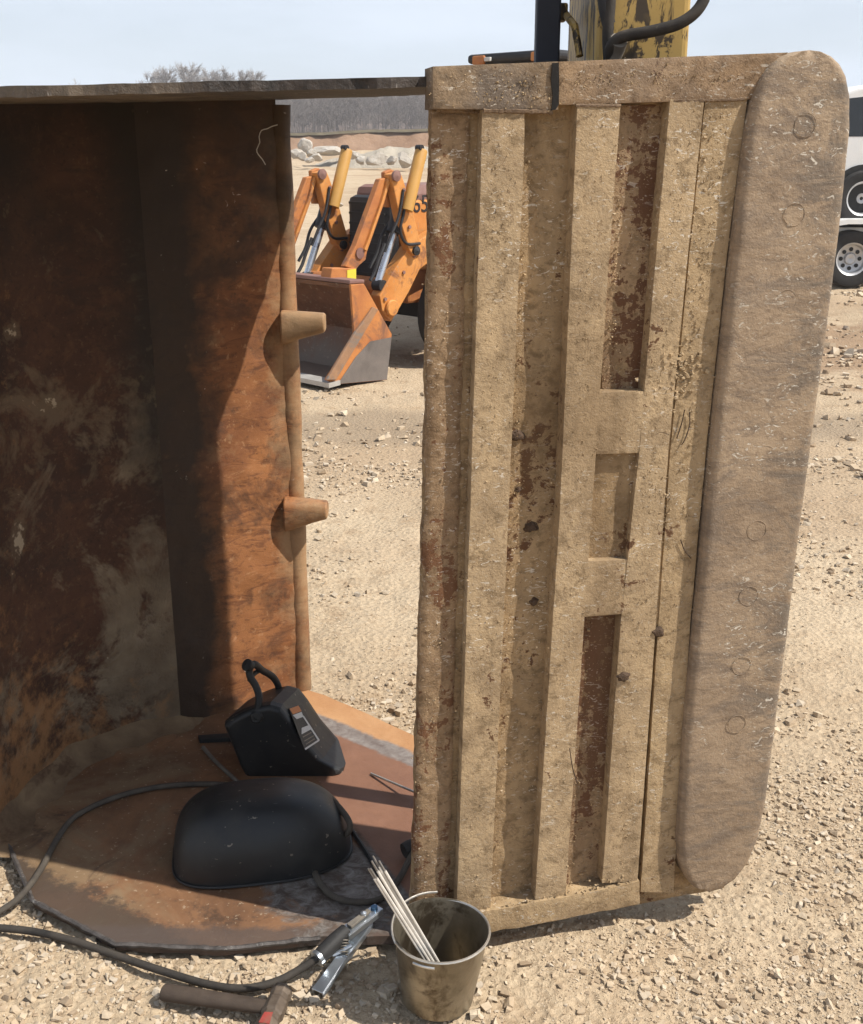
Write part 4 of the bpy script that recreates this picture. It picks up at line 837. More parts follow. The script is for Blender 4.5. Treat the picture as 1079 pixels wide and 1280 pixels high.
Fc = [(i * n + j, i * n + (j + 1) % n, (i + 1) * n + (j + 1) % n, (i + 1) * n + j) for i in range(len(st) - 1) for j in range(n)] + [tuple(range(n)), tuple(range((len(st) - 1) * n, len(st) * n))]
o = mesh('shell', V, Fc, 'plastic', h1); bev(o, 0.006, 3, 50)
pa, pb = pr3[6], pr3[8]; FN = E.cross(pb - pa).normalized(); FN = FN if FN.dot(CAM - pa) > 0 else -FN
def lab(name, quad, mat, off):
    q = [pl(x, y, pa + FN * off, FN) for x, y in quad]; prism(name, q, FN * 0.0006, mat, h1)
lab('label_backing', ((361, 885), (377, 881), (400, 926), (381, 938)), 'lab_black', 0.0030)
lab('label_orange_block', ((362, 886), (373, 882), (377, 889), (366, 893)), 'lab_orange', 0.0038)
lab('label_white_band', ((366, 894), (377, 890), (379, 896), (371, 899)), 'lab_white', 0.0038)
lab('label_white_band', ((377, 910), (387, 906), (390, 911), (377, 918)), 'lab_white', 0.0038)
lab('label_border', ((378, 895), (379.5, 894.5), (399.5, 925), (398, 926.5)), 'lab_white', 0.0040)
lab('label_border', ((382, 937.5), (381, 935.5), (397.6, 924.8), (399.5, 926)), 'lab_white', 0.0042)
for a, b in (((378, 921), (389, 915)), ((380, 926), (392, 919)), ((382, 930), (393, 923))): lab('label_text_line', (a, b, (b[0] + .6, b[1] + 1.1), (a[0] + .6, a[1] + 1.1)), 'oldrod', 0.0040)
lathe('pivot_knob', [(0.0, 0.0), (0.016, 0.0), (0.017, 0.008), (0.012, 0.013), (0.006, 0.013), (0.005, 0.009), (0.0, 0.009)], yp(321, 897, PY) + Vector((0, 0.008, 0)), (-0.1, -1, 0.15), 'plastic', h1, 20)
tube('headband', [yp(x, y, PY + d) for x, y, d in ((322, 888, 0.01), (324, 872, 0.02), (320, 858, 0.03), (313, 846, 0.03), (312, 836, 0.035), (318, 830, 0.05), (328, 838, 0.10), (341, 846, 0.14), (348, 858, 0.16), (346, 868, 0.17), (336, 882, 0.18))], 0.0088, 'blackmatt', h1, 10, 5)
lathe('ratchet_knob', [(0.0, 0.0), (0.014, 0.0), (0.015, 0.014), (0.0, 0.017)], yp(313, 833, PY + 0.03), (-0.5, -0.6, 0.6), 'blackmatt', h1, 16)
tube('crown_strap', [yp(x, y, PY + d) for x, y, d in ((312, 850, 0.03), (318, 842, 0.07), (328, 838, 0.11), (338, 846, 0.14))], 0.006, 'blackmatt', h1, 8, 5)

# ------------------------------------------------------------------ excavator stick hanging behind the panel, dark post
ex = thing('excavator_arm', (0.36, 2.28, 0.95), 'greasy yellow excavator arm hanging down behind the bucket panel', 'excavator arm')
x0, x1, ya, yb = 0.281, 0.441, 2.07, 2.50
q = [(x0, ya), (x1, ya), (x1, yb), (x0, yb)]
def arm_ring(z, s_): return [Vector((0.361 + (x - 0.361) * s_[0], 2.285 + (y - 2.285) * s_[1], z)) for x, y in q]
V = []; lev = [(0.93, (0.9, 0.55)), (1.05, (1, 0.9)), (1.25, (1, 1)), (2.2, (1, 1)), (3.6, (1.05, 1.25))]
for z, s_ in lev: V += arm_ring(z, s_)
Fc = [(i * 4 + j, i * 4 + (j + 1) % 4, i * 4 + 4 + (j + 1) % 4, i * 4 + 4 + j) for i in range(4) for j in range(4)] + [(3, 2, 1, 0), (16, 17, 18, 19)]
bev(mesh('stick', V, Fc, 'exc', ex), 0.012, 3)
for zz in (1.05, 1.22): lathe('pin_boss', [(0, -0.10), (0.05, -0.10), (0.05, 0.10), (0, 0.10)], (0.361, 2.2 + (zz - 1.05), zz), (1, 0, 0), 'exc', ex, 20)
tube('hydraulic_hose', [yp(720, 80, 2.05), yp(763, 74, 2.045), yp(764, 58, 2.03), yp(778, 46, 2.02), yp(815, 39, 2.0), yp(850, 29, 1.99), yp(874, 10, 1.99), yp(886, -20, 2.0), yp(893, -70, 2.03)][1:], 0.0095, 'rubber', ex, 12, 8)
tube('hose_fitting', [yp(766, 73, 2.045), yp(770, 60, 2.04), yp(774, 50, 2.025)], [0.014, 0.016, 0.015], 'oldrod', ex, 12)
tube('hose_run', [yp(761, 76, 2.05), yp(760, 40, 2.05), yp(763, 0, 2.05), yp(765, -60, 2.05)], 0.010, 'rubber', ex, 10, 6)
tube('hose_run', [yp(752, -40, 2.055), yp(756, 5, 2.055), yp(761, 30, 2.055)], 0.012, 'black', ex, 10, 6)
br = [yp(712, 14, 2.30), yp(727, 33, 2.22), yp(733, 70, 2.20)]
tube('hose_bracket', [p + Vector((-0.012, 0, 0)) for p in br], 0.007, 'exc', ex, 8)
box('bracket_pad', yp(711, 16, 2.30) + Vector((-0.014, 0, 0)), 0.02, 0.05, 0.03, 'exc', ex, bw=0.004)
post = thing('steel_post', (0.21, 2.24, 0), 'dark square steel post rising behind the top of the bucket panel', 'post')
pxl = yp(670, 60, 2.22).x; pxr = yp(700, 60, 2.22).x
box('tube', ((pxl + pxr) / 2, 2.24, 1.6), pxr - pxl, 0.045, 3.2, 'navy', post, bw=0.004)
box('foot_plate', ((pxl + pxr) / 2, 2.24, 0.030), 0.14, 0.12, 0.012, 'navy', post)

# ------------------------------------------------------------------ orange backhoe loader
BD = Vector((0.68, 0.73, 0)).normalized(); NS = Vector((BD.y, -BD.x, 0)); G0 = gp(484, 476, 0.0); UP = Vector((0, 0, 1))
bh = thing('backhoe_loader', G0 + BD * 1.6 - NS * 0.7, 'orange backhoe loader parked with its bucket down beyond the gap', 'backhoe')
SHIFT = [0.0]
def sp(px, py, off=0.0): return pl(px, py, G0 + NS * off, NS) + NS * SHIFT[0]
def z3(X, Y): return (360 + X / 3.879, 160 + Y / 3.879)
def spoly(name, pts, off, thk, mat, parent=bh, bw=0.006): 
    return prism(name, [sp(*z3(*p), off) for p in pts], NS * -thk, mat, parent, bw)
WBK = 1.45
bu = [sp(*z3(*p)) for p in ((240, 1243), (480, 1222), (505, 1000), (370, 755), (305, 760))]
# shell: floor, heel, back, top as a bent plate
V = []; Fc = []; inn = [bu[0], bu[1] + UP * 0.0, bu[2], bu[3], bu[4]]
cenb = sum(inn, Vector()) / 5
for lat in (0.0, -WBK):
    for p in inn: V.append(p + NS * lat)
    for p in inn: V.append(p + (cenb - p).normalized() * 0.03 + NS * lat)
m = 5; L_ = 10
for i in range(m - 1):
    Fc.append((i, i + 1, L_ + i + 1, L_ + i)); Fc.append((m + i, L_ + m + i, L_ + m + i + 1, m + i + 1))
Fc += [(0, m, L_ + m, L_), (m - 1, 2 * m - 1, L_ + 2 * m - 1, L_ + m - 1)]
bsh = mesh('front_bucket', V, Fc, 'bucket_in', bh)
def bsub(o): o.parent = bsh; o.matrix_parent_inverse = Matrix(); return o
spl = [(305, 760), (370, 755), (505, 1000), (480, 1222), (240, 1243), (185, 1222), (322, 1000)]
for lat in (0.0, -WBK):
    SHIFT[0] = lat; bsub(spoly('side_plate', spl, 0.012, 0.02, 'orange_rust', bh, 0.004))
SHIFT[0] = 0.0
bsub(spoly('side_plate_wear', [(503, 1015), (480, 1220), (243, 1241), (330, 1110), (400, 1035)], 0.016, 0.003, 'bucket_grey', bh, 0))
bsub(spoly('side_brace', [(190, 1222), (235, 1222), (440, 880), (415, 868), (322, 1000)], 0.034, 0.021, 'brace', bh, 0.004))
ce_ = [sp(*z3(*p)) for p in ((240, 1243), (183, 1224))]
dd = (ce_[1] - ce_[0]); dd.z = 0; dd = -BD
bsub(prism('cutting_lip', [ce_[0] + NS * 0.03, ce_[0] + NS * 0.03 - BD * 0.10 + UP * -0.005, ce_[0] - NS * WBK - BD * 0.10 + UP * -0.005, ce_[0] - NS * WBK], UP * 0.03, 'bright', bh))
tl = [sp(*z3(*p)) for p in ((300, 757), (372, 752), (372, 735), (300, 738))]
bsub(prism('top_edge', tl, NS * -WBK, 'hood', bh, 0.005))
for SH in (0.0, -0.74):
    SHIFT[0] = SH; off = -0.20
    # loader arm
    spoly('loader_arm', [(445, 815), (505, 705), (590, 575), (700, 505), (900, 430), (900, 540), (700, 640), (640, 685), (590, 790), (535, 885), (500, 940), (458, 885)], off, 0.09, 'orange')
    lathe('arm_pin_boss', [(0, 0), (0.055, 0), (0.058, 0.02), (0.05, 0.03), (0, 0.03)], sp(*z3(497, 872), off), NS, 'orange', bh, 20)
    # dump lever
    spoly('dump_lever', [(500, 225), (545, 212), (560, 250), (605, 400), (655, 600), (612, 622), (588, 590), (548, 455)], off + 0.03, 0.07, 'orange')
    spoly('dump_lever_plate', [(470, 215), (500, 200), (540, 215), (545, 250), (520, 385), (480, 385)], off - 0.05, 0.04, 'orange_rust')
    lathe('lever_pin', [(0, 0), (0.035, 0), (0.037, 0.02), (0, 0.03)], sp(*z3(520, 232), off + 0.03), NS, 'hood', bh, 14)
    lathe('lever_pin', [(0, 0), (0.03, 0), (0.032, 0.02), (0, 0.03)], sp(*z3(617, 595), off + 0.03), NS, 'black', bh, 14)
    # front link down to the bucket, with its hole
    spoly('tilt_link', [(448, 248), (490, 240), (500, 262), (470, 360), (405, 545), (385, 600), (378, 640), (345, 668), (330, 690), (278, 672), (295, 640), (330, 570)], off - 0.02, 0.05, 'orange_rust')
    spoly('tilt_link_rib', [(488, 246), (497, 262), (466, 362), (402, 545), (383, 600), (372, 590), (392, 540), (455, 362)], off + 0.004, 0.024, 'orange', bh, 0.004)
    lathe('link_eye', [(0, 0), (0.035, 0), (0.037, 0.01), (0, 0.012)], sp(*z3(347, 607), off - 0.019), NS, 'hood', bh, 14)
    a, b = sp(*z3(648, 105), off + 0.045), sp(*z3(577, 400), off + 0.045)
    cy = tube('dump_cylinder', [a, a.lerp(b, 0.02), b], [0.040, 0.043, 0.043], 'yellow', bh, 18)
    lathe('cylinder_eye', [(0, 0), (0.02, 0), (0.02, 0.05), (0, 0.05)], a + UP * 0.012 - NS * 0.02 - BD * 0.025, NS, 'black', bh, 12)
    a, b, c_ = sp(*z3(512, 370), off - 0.06), sp(*z3(520, 505), off - 0.06), sp(*z3(438, 748), off - 0.06)
    tube('lift_cylinder', [sp(*z3(548, 380), off - 0.06), sp(*z3(512, 510), off - 0.06)], 0.055, 'black', bh, 14)
    tube('piston_rod', [sp(*z3(515, 500), off - 0.06), c_], 0.026, 'chrome', bh, 12)
    lathe('rod_eye', [(0, -0.03), (0.04, -0.03), (0.04, 0.05), (0, 0.05)], c_ - UP * 0.02, NS, 'black', bh, 12)
    tube('hydraulic_hose', [sp(*z3(505, 440), off - 0.1), sp(*z3(455, 520), off - 0.1), sp(*z3(430, 610), off - 0.1), sp(*z3(395, 680), off - 0.1)], 0.011, 'black', bh, 8, 5)
    # bracket with yellow tape on top of the bucket
    spoly('bucket_bracket', [(205, 740), (215, 680), (332, 680), (332, 750)], off, 0.10, 'orange_rust', bh, 0.006)
    spoly('yellow_tape', [(288, 690), (331, 682), (331, 750), (288, 750)], off + 0.004, 0.003, 'yellowtape', bh, 0)
SHIFT[0] = 0.0
for SH in (0.0, -0.74):
    SHIFT[0] = SH
    for q_, r_ in (([(560, 300), (548, 380), (530, 450), (500, 520), (470, 600)], 0.010), ([(575, 330), (560, 420), (545, 500), (575, 560), (640, 560)], 0.010), ([(470, 560), (440, 640), (420, 700), (400, 740)], 0.012)):
        tube('hydraulic_hose', [sp(*z3(*p), -0.16) for p in q_], r_, 'black', bh, 8, 5)
    for b_ in ((560, 300), (588, 480), (470, 830), (560, 700), (610, 620)): lathe('bolt_head', [(0, 0), (0.013, 0), (0.013, 0.01), (0, 0.01)], sp(*z3(*b_), -0.165 if b_[1] < 500 else -0.198), NS, 'hood', bh, 6, False)
SHIFT[0] = 0.0
tube('cross_tube', [sp(*z3(470, 770), -0.25), sp(*z3(470, 770), -0.25) - NS * 0.74], 0.06, 'orange_rust', bh, 14)
# frame, tower, hood, radiator, cab, wheels (local frame: f back along the machine, s to the near side, z up)
def mp(f_, s_, z_): return G0 + BD * f_ + NS * s_ + UP * (z_ - G0.z)
def mbox(name, f0, f1, s0_, s1_, z0_, z1_, mat, bw=0.02, parent=None):
    c = mp((f0 + f1) / 2, (s0_ + s1_) / 2, (z0_ + z1_) / 2); o = box(name, c, abs(f1 - f0), abs(s1_ - s0_), abs(z1_ - z0_), mat, bh, BD, NS, UP, bw); return o
for s_ in (-0.24, -0.98):
    mbox('loader_tower', 0.92, 1.30, s_, s_ - 0.10, 0.55, 1.18, 'orange', 0.03)
mbox('main_frame', 0.62, 3.3, -0.40, -0.92, 0.42, 0.72, 'orange_rust')
mbox('radiator', 0.44, 0.56, -0.40, -0.84, 0.50, 1.18, 'black', 0.05)
mbox('hood', 0.57, 1.90, -0.36, -0.90, 0.95, 1.25, 'hood', 0.06)
mbox('hood_side', 0.59, 1.88, -0.338, -0.92, 0.66, 1.15, 'orange', 0.02)
for i in range(9): mbox('grille_bar', 0.425, 0.44, -0.44, -0.80, 0.56 + i * 0.07, 0.575 + i * 0.07, 'blackmatt', 0)
mbox('front_axle', 0.78, 0.95, -0.10, -1.24, 0.30, 0.44, 'black')
cabf, cabb, cs0, cs1 = 1.98, 3.0, -0.16, -0.90
mbox('cab_floor', cabf, cabb, cs0, cs1, 0.72, 0.95, 'orange')
for f_ in (cabf, cabb - 0.07):
    for s_ in (cs0, cs1 + 0.07): mbox('cab_post', f_, f_ + 0.07, s_, s_ - 0.07, 0.95, 2.14, 'black', 0.01)
for f0, f1, s0_, s1_ in ((cabf + 0.02, cabf + 0.03, cs0 - 0.07, cs1 + 0.07), (cabb - 0.03, cabb - 0.02, cs0 - 0.07, cs1 + 0.07), (cabf + 0.07, cabb - 0.07, cs0 - 0.02, cs0 - 0.03), (cabf + 0.07, cabb - 0.07, cs1 + 0.03, cs1 + 0.02)):
    mbox('cab_window', f0, f1, s0_, s1_, 1.15, 2.12, 'glass', 0)
mbox('cab_roof', cabf - 0.10, cabb + 0.08, cs0 + 0.06, cs1 - 0.06, 2.13, 2.20, 'black', 0.025)
mbox('roof_light', cabf - 0.13, cabf - 0.10, cs1 + 0.02, cs1 + 0.14, 2.12, 2.185, 'orange_rust', 0.01)
mbox('roof_light', cabf - 0.13, cabf - 0.10, cs0 - 0.02, cs0 - 0.14, 2.12, 2.185, 'orange_rust', 0.01)
mbox('roof_light', cabf - 0.125, cabf - 0.10, -0.70, -0.76, 2.14, 2.17, 'lab_white', 0.005)
mbox('seat', 2.35, 2.75, -0.45, -0.9, 0.95, 1.5, 'black', 0.06)
def wheel(name, c, ax, rt, wd, mat_rim='rim', parent=None, rr=0.58, treads=0):
    c = Vector(c); ax = Vector(ax).normalized(); root = None
    ty = lathe(name, [(rt * rr, -wd * 0.42), (rt * 0.80, -wd * 0.5), (rt * 0.94, -wd * 0.46), (rt, -wd * 0.32), (rt, wd * 0.32), (rt * 0.94, wd * 0.46), (rt * 0.80, wd * 0.5), (rt * rr, wd * 0.42)], c, ax, 'tyre', parent, 40, True, True)
    ch = lathe('rim', [(0, wd * 0.10), (rt * 0.12, wd * 0.16), (rt * 0.18, wd * 0.16), (rt * 0.22, wd * 0.04), (rt * rr * 0.82, wd * 0.12), (rt * rr * 0.9, wd * 0.38), (rt * rr, wd * 0.44), (rt * rr * 1.02, wd * 0.40), (rt * rr, -wd * 0.4)], c, ax, mat_rim, parent, 32)
    ch.parent = ty; ch.matrix_parent_inverse = Matrix()
    u = ax.orthogonal().normalized(); v = ax.cross(u)
    for i in range(8):
        a = 2 * math.pi * i / 8; o_ = c + ax * wd * 0.10 + (u * math.cos(a) + v * math.sin(a)) * rt * rr * 0.58
        h_ = lathe('rim_slot', [(0, 0), (rt * rr * 0.13, 0), (rt * rr * 0.13, wd * 0.02), (0, wd * 0.02)], o_, ax, 'blackmatt', parent, 10, False); h_.parent = ty; h_.matrix_parent_inverse = Matrix()
    if treads:
        for i in range(treads):
            a = 2 * math.pi * i / treads; d = u * math.cos(a) + v * math.sin(a); tt = ax.cross(d)
            for sgn_ in (1, -1):
                v_, f_ = box_vf(c + d * rt * 1.005 + ax * sgn_ * wd * 0.2 + tt * sgn_ * rt * 0.02, rt * 0.08, wd * 0.42, rt * 0.06, tt, (ax + tt * 0.5 * sgn_).normalized(), d); t_ = mesh('tread_lug', v_, f_, 'tyre', parent); t_.parent = ty; t_.matrix_parent_inverse = Matrix()
for s_, sg in ((-0.12, 1), (-1.22, -1)):
    wheel('front_wheel', mp(0.88, s_, 0.36), NS * sg, 0.36, 0.24, 'orange', bh)
    wheel('rear_wheel', mp(2.55, s_ + 0.04 * sg, 0.58), NS * sg, 0.58, 0.36, 'orange', bh, 0.55, 18)
mbox('rear_boom', 3.2, 3.5, -0.55, -0.8, 0.5, 2.0, 'orange', 0.03)
mbox('rear_stabiliser', 3.15, 3.3, -0.15, -1.2, 0.2, 0.6, 'orange', 0.02)
# hood numerals
def hood_text(s_):
    cu = bpy.data.curves.new('hood_number', 'FONT'); cu.body = s_; cu.size = 0.17; cu.extrude = 0.002; o = bpy.data.objects.new('hood_number', cu); COL.objects.link(o)
    m_ = Matrix((( BD.x, 0, NS.x, 0), (BD.y, 0, NS.y, 0), (0, 1, 0, 0), (0, 0, 0, 1))); p = sp(*z3(604, 410), -0.336); m_.translation = p
    me = bpy.data.meshes.new_from_object(o.evaluated_get(bpy.context.evaluated_depsgraph_get())); bpy.data.objects.remove(o); me.transform(m_)
    link('hood_number', me, 'black', bh)
hood_text('657')

# ------------------------------------------------------------------ white car on a white trailer (right edge)
VY = 12.4
tr = thing('car_trailer', (7.0, VY + 0.9, 0.06), 'low white car trailer with a fender over its wheel, carrying the white car', 'trailer')
zg = gz(5.0, VY); xw = yp(1060, 333, VY).x; rw = 0.30
wheel('trailer_wheel', (xw, VY - 0.02, zg + rw), (0, -1, 0), rw, 0.20, 'rim', tr)
wheel('trailer_wheel', (xw, VY + 1.82, zg + rw), (0, 1, 0), rw, 0.20, 'rim', tr)
wheel('trailer_wheel', (xw + 0.80, VY - 0.02, zg + rw), (0, -1, 0), rw, 0.20, 'rim', tr)
wheel('trailer_wheel', (xw + 0.80, VY + 1.82, zg + rw), (0, 1, 0), rw, 0.20, 'rim', tr)
def fend(y0):
    pr = [(-0.42, 0.42), (-0.40, 0.58), (-0.30, 0.69), (-0.1, 0.72), (0.9, 0.72), (1.1, 0.69), (1.2, 0.58), (1.22, 0.42)]
    V = []
    for k_ in (1.0, 0.94):
        for a, b in pr: V.append((a, b * k_ if k_ < 1 else b))
    parts = []
    for i in range(len(pr) - 1):
        (a, b), (c_, d) = pr[i], pr[i + 1]; q = [Vector((xw + a, y0, zg + b)), Vector((xw + c_, y0, zg + d)), Vector((xw + c_, y0, zg + d - 0.05)), Vector((xw + a, y0, zg + b - 0.05))]; parts.append(prism_vf(q, (0, 0.26, 0)))
    v, f = join_vf(parts); return mesh('fender', v, f, 'white', tr)
fend(VY - 0.16); fend(VY + 1.70)
box('deck', (xw + 1.6, VY + 0.9, zg + 0.60), 5.4, 1.55, 0.06, 'soil', tr)
box('side_rail', (xw + 1.6, VY + 0.10, zg + 0.56), 5.4, 0.06, 0.12, 'white', tr)
box('side_rail', (xw + 1.6, VY + 1.70, zg + 0.56), 5.4, 0.06, 0.12, 'white', tr)
box('tongue', (xw + 4.9, VY + 0.9, zg + 0.5), 1.4, 0.12, 0.12, 'black', tr)
zd = zg + 0.632
car = thing('white_car', (7.0, VY + 0.9, zd), 'white car with dark window riding on the trailer at the right edge', 'car')
xc = yp(1081, 252, VY).x; rc_ = 0.29
side_pr = [(-0.72, 0.30), (-0.78, 0.55), (-0.74, 0.86), (-0.62, 1.02), (-0.40, 1.34), (-0.15, 1.43), (0.5, 1.47), (1.3, 1.44), (1.7, 1.36), (2.25, 0.96), (3.0, 0.88), (3.32, 0.76), (3.40, 0.5), (3.36, 0.26), (2.95, 0.22), (-0.35, 0.22)]
body = [Vector((xc + a, VY + 0.12, zd + b)) for a, b in side_pr]
o = prism('body', body, (0, 1.56, 0), 'white', car, 0.05, 4)
def cwin(name, pts): prism(name, [Vector((xc + a, VY + 0.117, zd + b)) for a, b in pts], (0, 0.02, 0), 'glass', car, 0.006); prism(name, [Vector((xc + a, VY + 1.663, zd + b)) for a, b in pts], (0, 0.02, 0), 'glass', car, 0.006)
cwin('side_window', [(-0.42, 0.92), (-0.28, 1.30), (0.30, 1.36), (0.30, 0.92)]); cwin('side_window', [(0.36, 0.92), (0.36, 1.36), (1.05, 1.35), (1.05, 0.92)]); cwin('side_window', [(1.11, 0.92), (1.11, 1.345), (1.55, 1.28), (2.02, 0.94)])
box('door_seam', (xc + 0.33, VY + 0.118, zd + 0.6), 0.008, 0.006, 0.6, 'blackmatt', car); box('door_seam', (xc + 1.08, VY + 0.118, zd + 0.6), 0.008, 0.006, 0.6, 'blackmatt', car)
box('door_handle', (xc + 0.5, VY + 0.11, zd + 0.8), 0.16, 0.02, 0.025, 'white', car)
for xx in (xc, xc + 2.62):
    for yy, d in ((VY + 0.16, -1), (VY + 1.64, 1)):
        lathe('wheel_arch', [(0, 0), (0.35, 0), (0.35, 0.02), (0, 0.02)], (xx, yy - 0.035 * -d * -1 if False else yy + d * 0.035, zd + rc_), (0, d, 0), 'blackmatt', car, 32, False)
        wheel('wheel', (xx, yy + d * 0.03, zd + rc_ + 0.0), (0, d, 0), rc_, 0.19, 'rim', car, 0.62)
box('tail_lamp', (xc - 0.74, VY + 0.24, zd + 0.80), 0.06, 0.16, 0.18, 'redpaint', car, bw=0.01); box('tail_lamp', (xc - 0.74, VY + 1.56, zd + 0.80), 0.06, 0.16, 0.18, 'redpaint', car, bw=0.01)
box('head_lamp', (xc + 3.30, VY + 0.26, zd + 0.70), 0.08, 0.22, 0.12, 'lab_white', car, bw=0.01); box('head_lamp', (xc + 3.30, VY + 1.54, zd + 0.70), 0.08, 0.22, 0.12, 'lab_white', car, bw=0.01)
box('rear_bumper', (xc - 0.76, VY + 0.9, zd + 0.38), 0.10, 1.5, 0.18, 'white', car, bw=0.03)

# ------------------------------------------------------------------ boulders, cut bank, far wood
def boulder(px, py, wpx, hpx, y, label, seed, sq=0.8):
    base = yp(px, py, y); s_ = y / F * 1.0; rx, rz = wpx * s_ * 0.5, hpx * s_; bm = bmesh.new(); bmesh.ops.create_icosphere(bm, subdivisions=3, radius=1)
    rs = random.Random(seed); pls = [(Vector((rs.gauss(0, 1), rs.gauss(0, 1), rs.gauss(0, 1))).normalized(), rs.uniform(0.5, 0.85)) for _ in range(9)]
    for v in bm.verts:
        for d, l in pls:
            e = v.co.dot(d) - l
            if e > 0: v.co -= d * e
        v.co *= 1 + 0.10 * fbm(v.co, 2.2, 4, seed)
        v.co = Vector((v.co.x * rx * 1.2, v.co.y * rx * 1.0, (v.co.z * 0.62 + 0.45) * rz)) + base
    me = bpy.data.meshes.new('boulder'); bm.to_mesh(me); bm.free(); o = link('boulder', me, 'boulder', None)
    return tag(o, label, 'boulder', 'pale boulders heaped beyond the backhoe')
boulder(382, 190, 15, 15, 42, 'tall pale boulder on top at the left end of the far heap', 1)
boulder(371, 199, 16, 11, 41, 'pale boulder against the bucket lip at the left end of the heap', 2)
boulder(378, 200, 10, 9, 40.8, 'small pale boulder right of the leftmost one in the heap', 3)
boulder(390, 196, 11, 9, 41, 'small pale boulder right below the tall one in the heap', 4)
boulder(412, 193, 44, 11, 43, 'long low white slab of rock above the far orange arm', 5)
boulder(396, 201, 16, 8, 40.5, 'flat pale boulder in front of the white slab', 6)
boulder(388, 203, 12, 6, 40.2, 'lowest flat pale boulder in front at the left of the heap', 7)
boulder(443, 199, 12, 11, 41, 'pale boulder just right of the far yellow cylinder', 8)
boulder(470, 206, 24, 14, 40.5, 'broad grey boulder between the two yellow cylinders', 9)
boulder(452, 205, 14, 9, 41, 'grey boulder left of the broad one between the cylinders', 10)
boulder(490, 206, 14, 10, 41, 'dusty boulder right of the broad one between the cylinders', 11)
boulder(505, 208, 18, 16, 40, 'dark grey boulder beside the near yellow cylinder', 12)
boulder(528, 203, 14, 11, 41, 'dusty boulder right of the near yellow cylinder', 13)
boulder(432, 303, 14, 9, 17, 'lone small pale rock on the sand between the orange arms', 14)
boulder(424, 258, 10, 5, 24, 'tiny pale rock farther back on the sand between the arms', 15)
# rubble pile ridge
V = []; Fc = []; nx = 140; prof = [(0.0, -0.3), (0.6, 0.25), (1.6, 0.62), (2.8, 0.8), (4.0, 0.7), (6.5, -0.3)]
for i in range(nx + 1):
    x = -9 + 16 * i / nx; hsc = max(0.02, min(1, (x + 4.5) / 2.5)) if x < 0 else max(0.05, min(1, (6 - x) / 3))
    for a, b in prof: V.append((x, 41.5 + a + 0.5 * nz((x, 0, 0), 0.4), terr(x, 41.5 + a) + b * hsc * (0.85 + 0.3 * fbm((x, a, 0), 0.9, 4)) + 0.06 * fbm((x, a, 2), 3, 3)))
for i in range(nx):
    for j in range(5): a = i * 6 + j; Fc.append((a, a + 6, a + 7, a + 1))
M['grit'] = simple('crushed_grey_grit', (0.36, 0.31, 0.24), (0.48, 0.42, 0.33), 2.5, 0.95, 0.0, 0.9, 0.08)
o = mesh('gravel_pile', V, Fc, 'grit', None, True); o['kind'] = 'structure'
# cut bank with a dark turf lip
V = []; Fc = []; V2 = []; F2 = []; nx = 300; prof = [(0.0, -0.5), (0.3, 0.05), (0.9, 0.45), (1.25, 0.85), (1.45, 1.0)]
def bank_top(x): return 2.05 + 0.035 * (x + 6) + 0.05 * fbm((x, 0, 0), 0.5, 4)
for i in range(nx + 1):
    x = -45 + 95 * i / nx; y0 = 51.0 + 0.4 * fbm((x, 3, 0), 0.3, 3); zt = bank_top(x); zb = terr(x, 51) - 0.15
    for a, b in prof: V.append((x + 0.15 * nz((x, a, 0), 1.5), y0 + a + 0.25 * fbm((x, b * 2, 1), 1.2, 4), zb + (zt - zb) * b))
    for a, b in ((1.25, -0.03), (1.35, 0.09), (2.2, 0.06), (8, 0.0), (60, 0.9 - 0.0)): V2.append((x, y0 + a + 0.08 * nz((x, a, 0), 4), zt + b + (0.03 * nz((x, 0, 0), 6) if a < 3 else 0)))
for i in range(nx):
    for j in range(4): a = i * 5 + j; Fc.append((a, a + 5, a + 6, a + 1)); F2.append((a, a + 5, a + 6, a + 1))
o = mesh('soil_bank', V, Fc, 'bank', None, True); o['kind'] = 'structure'
o = mesh('dry_field', V2, F2, 'turf', None, True); o['kind'] = 'structure'
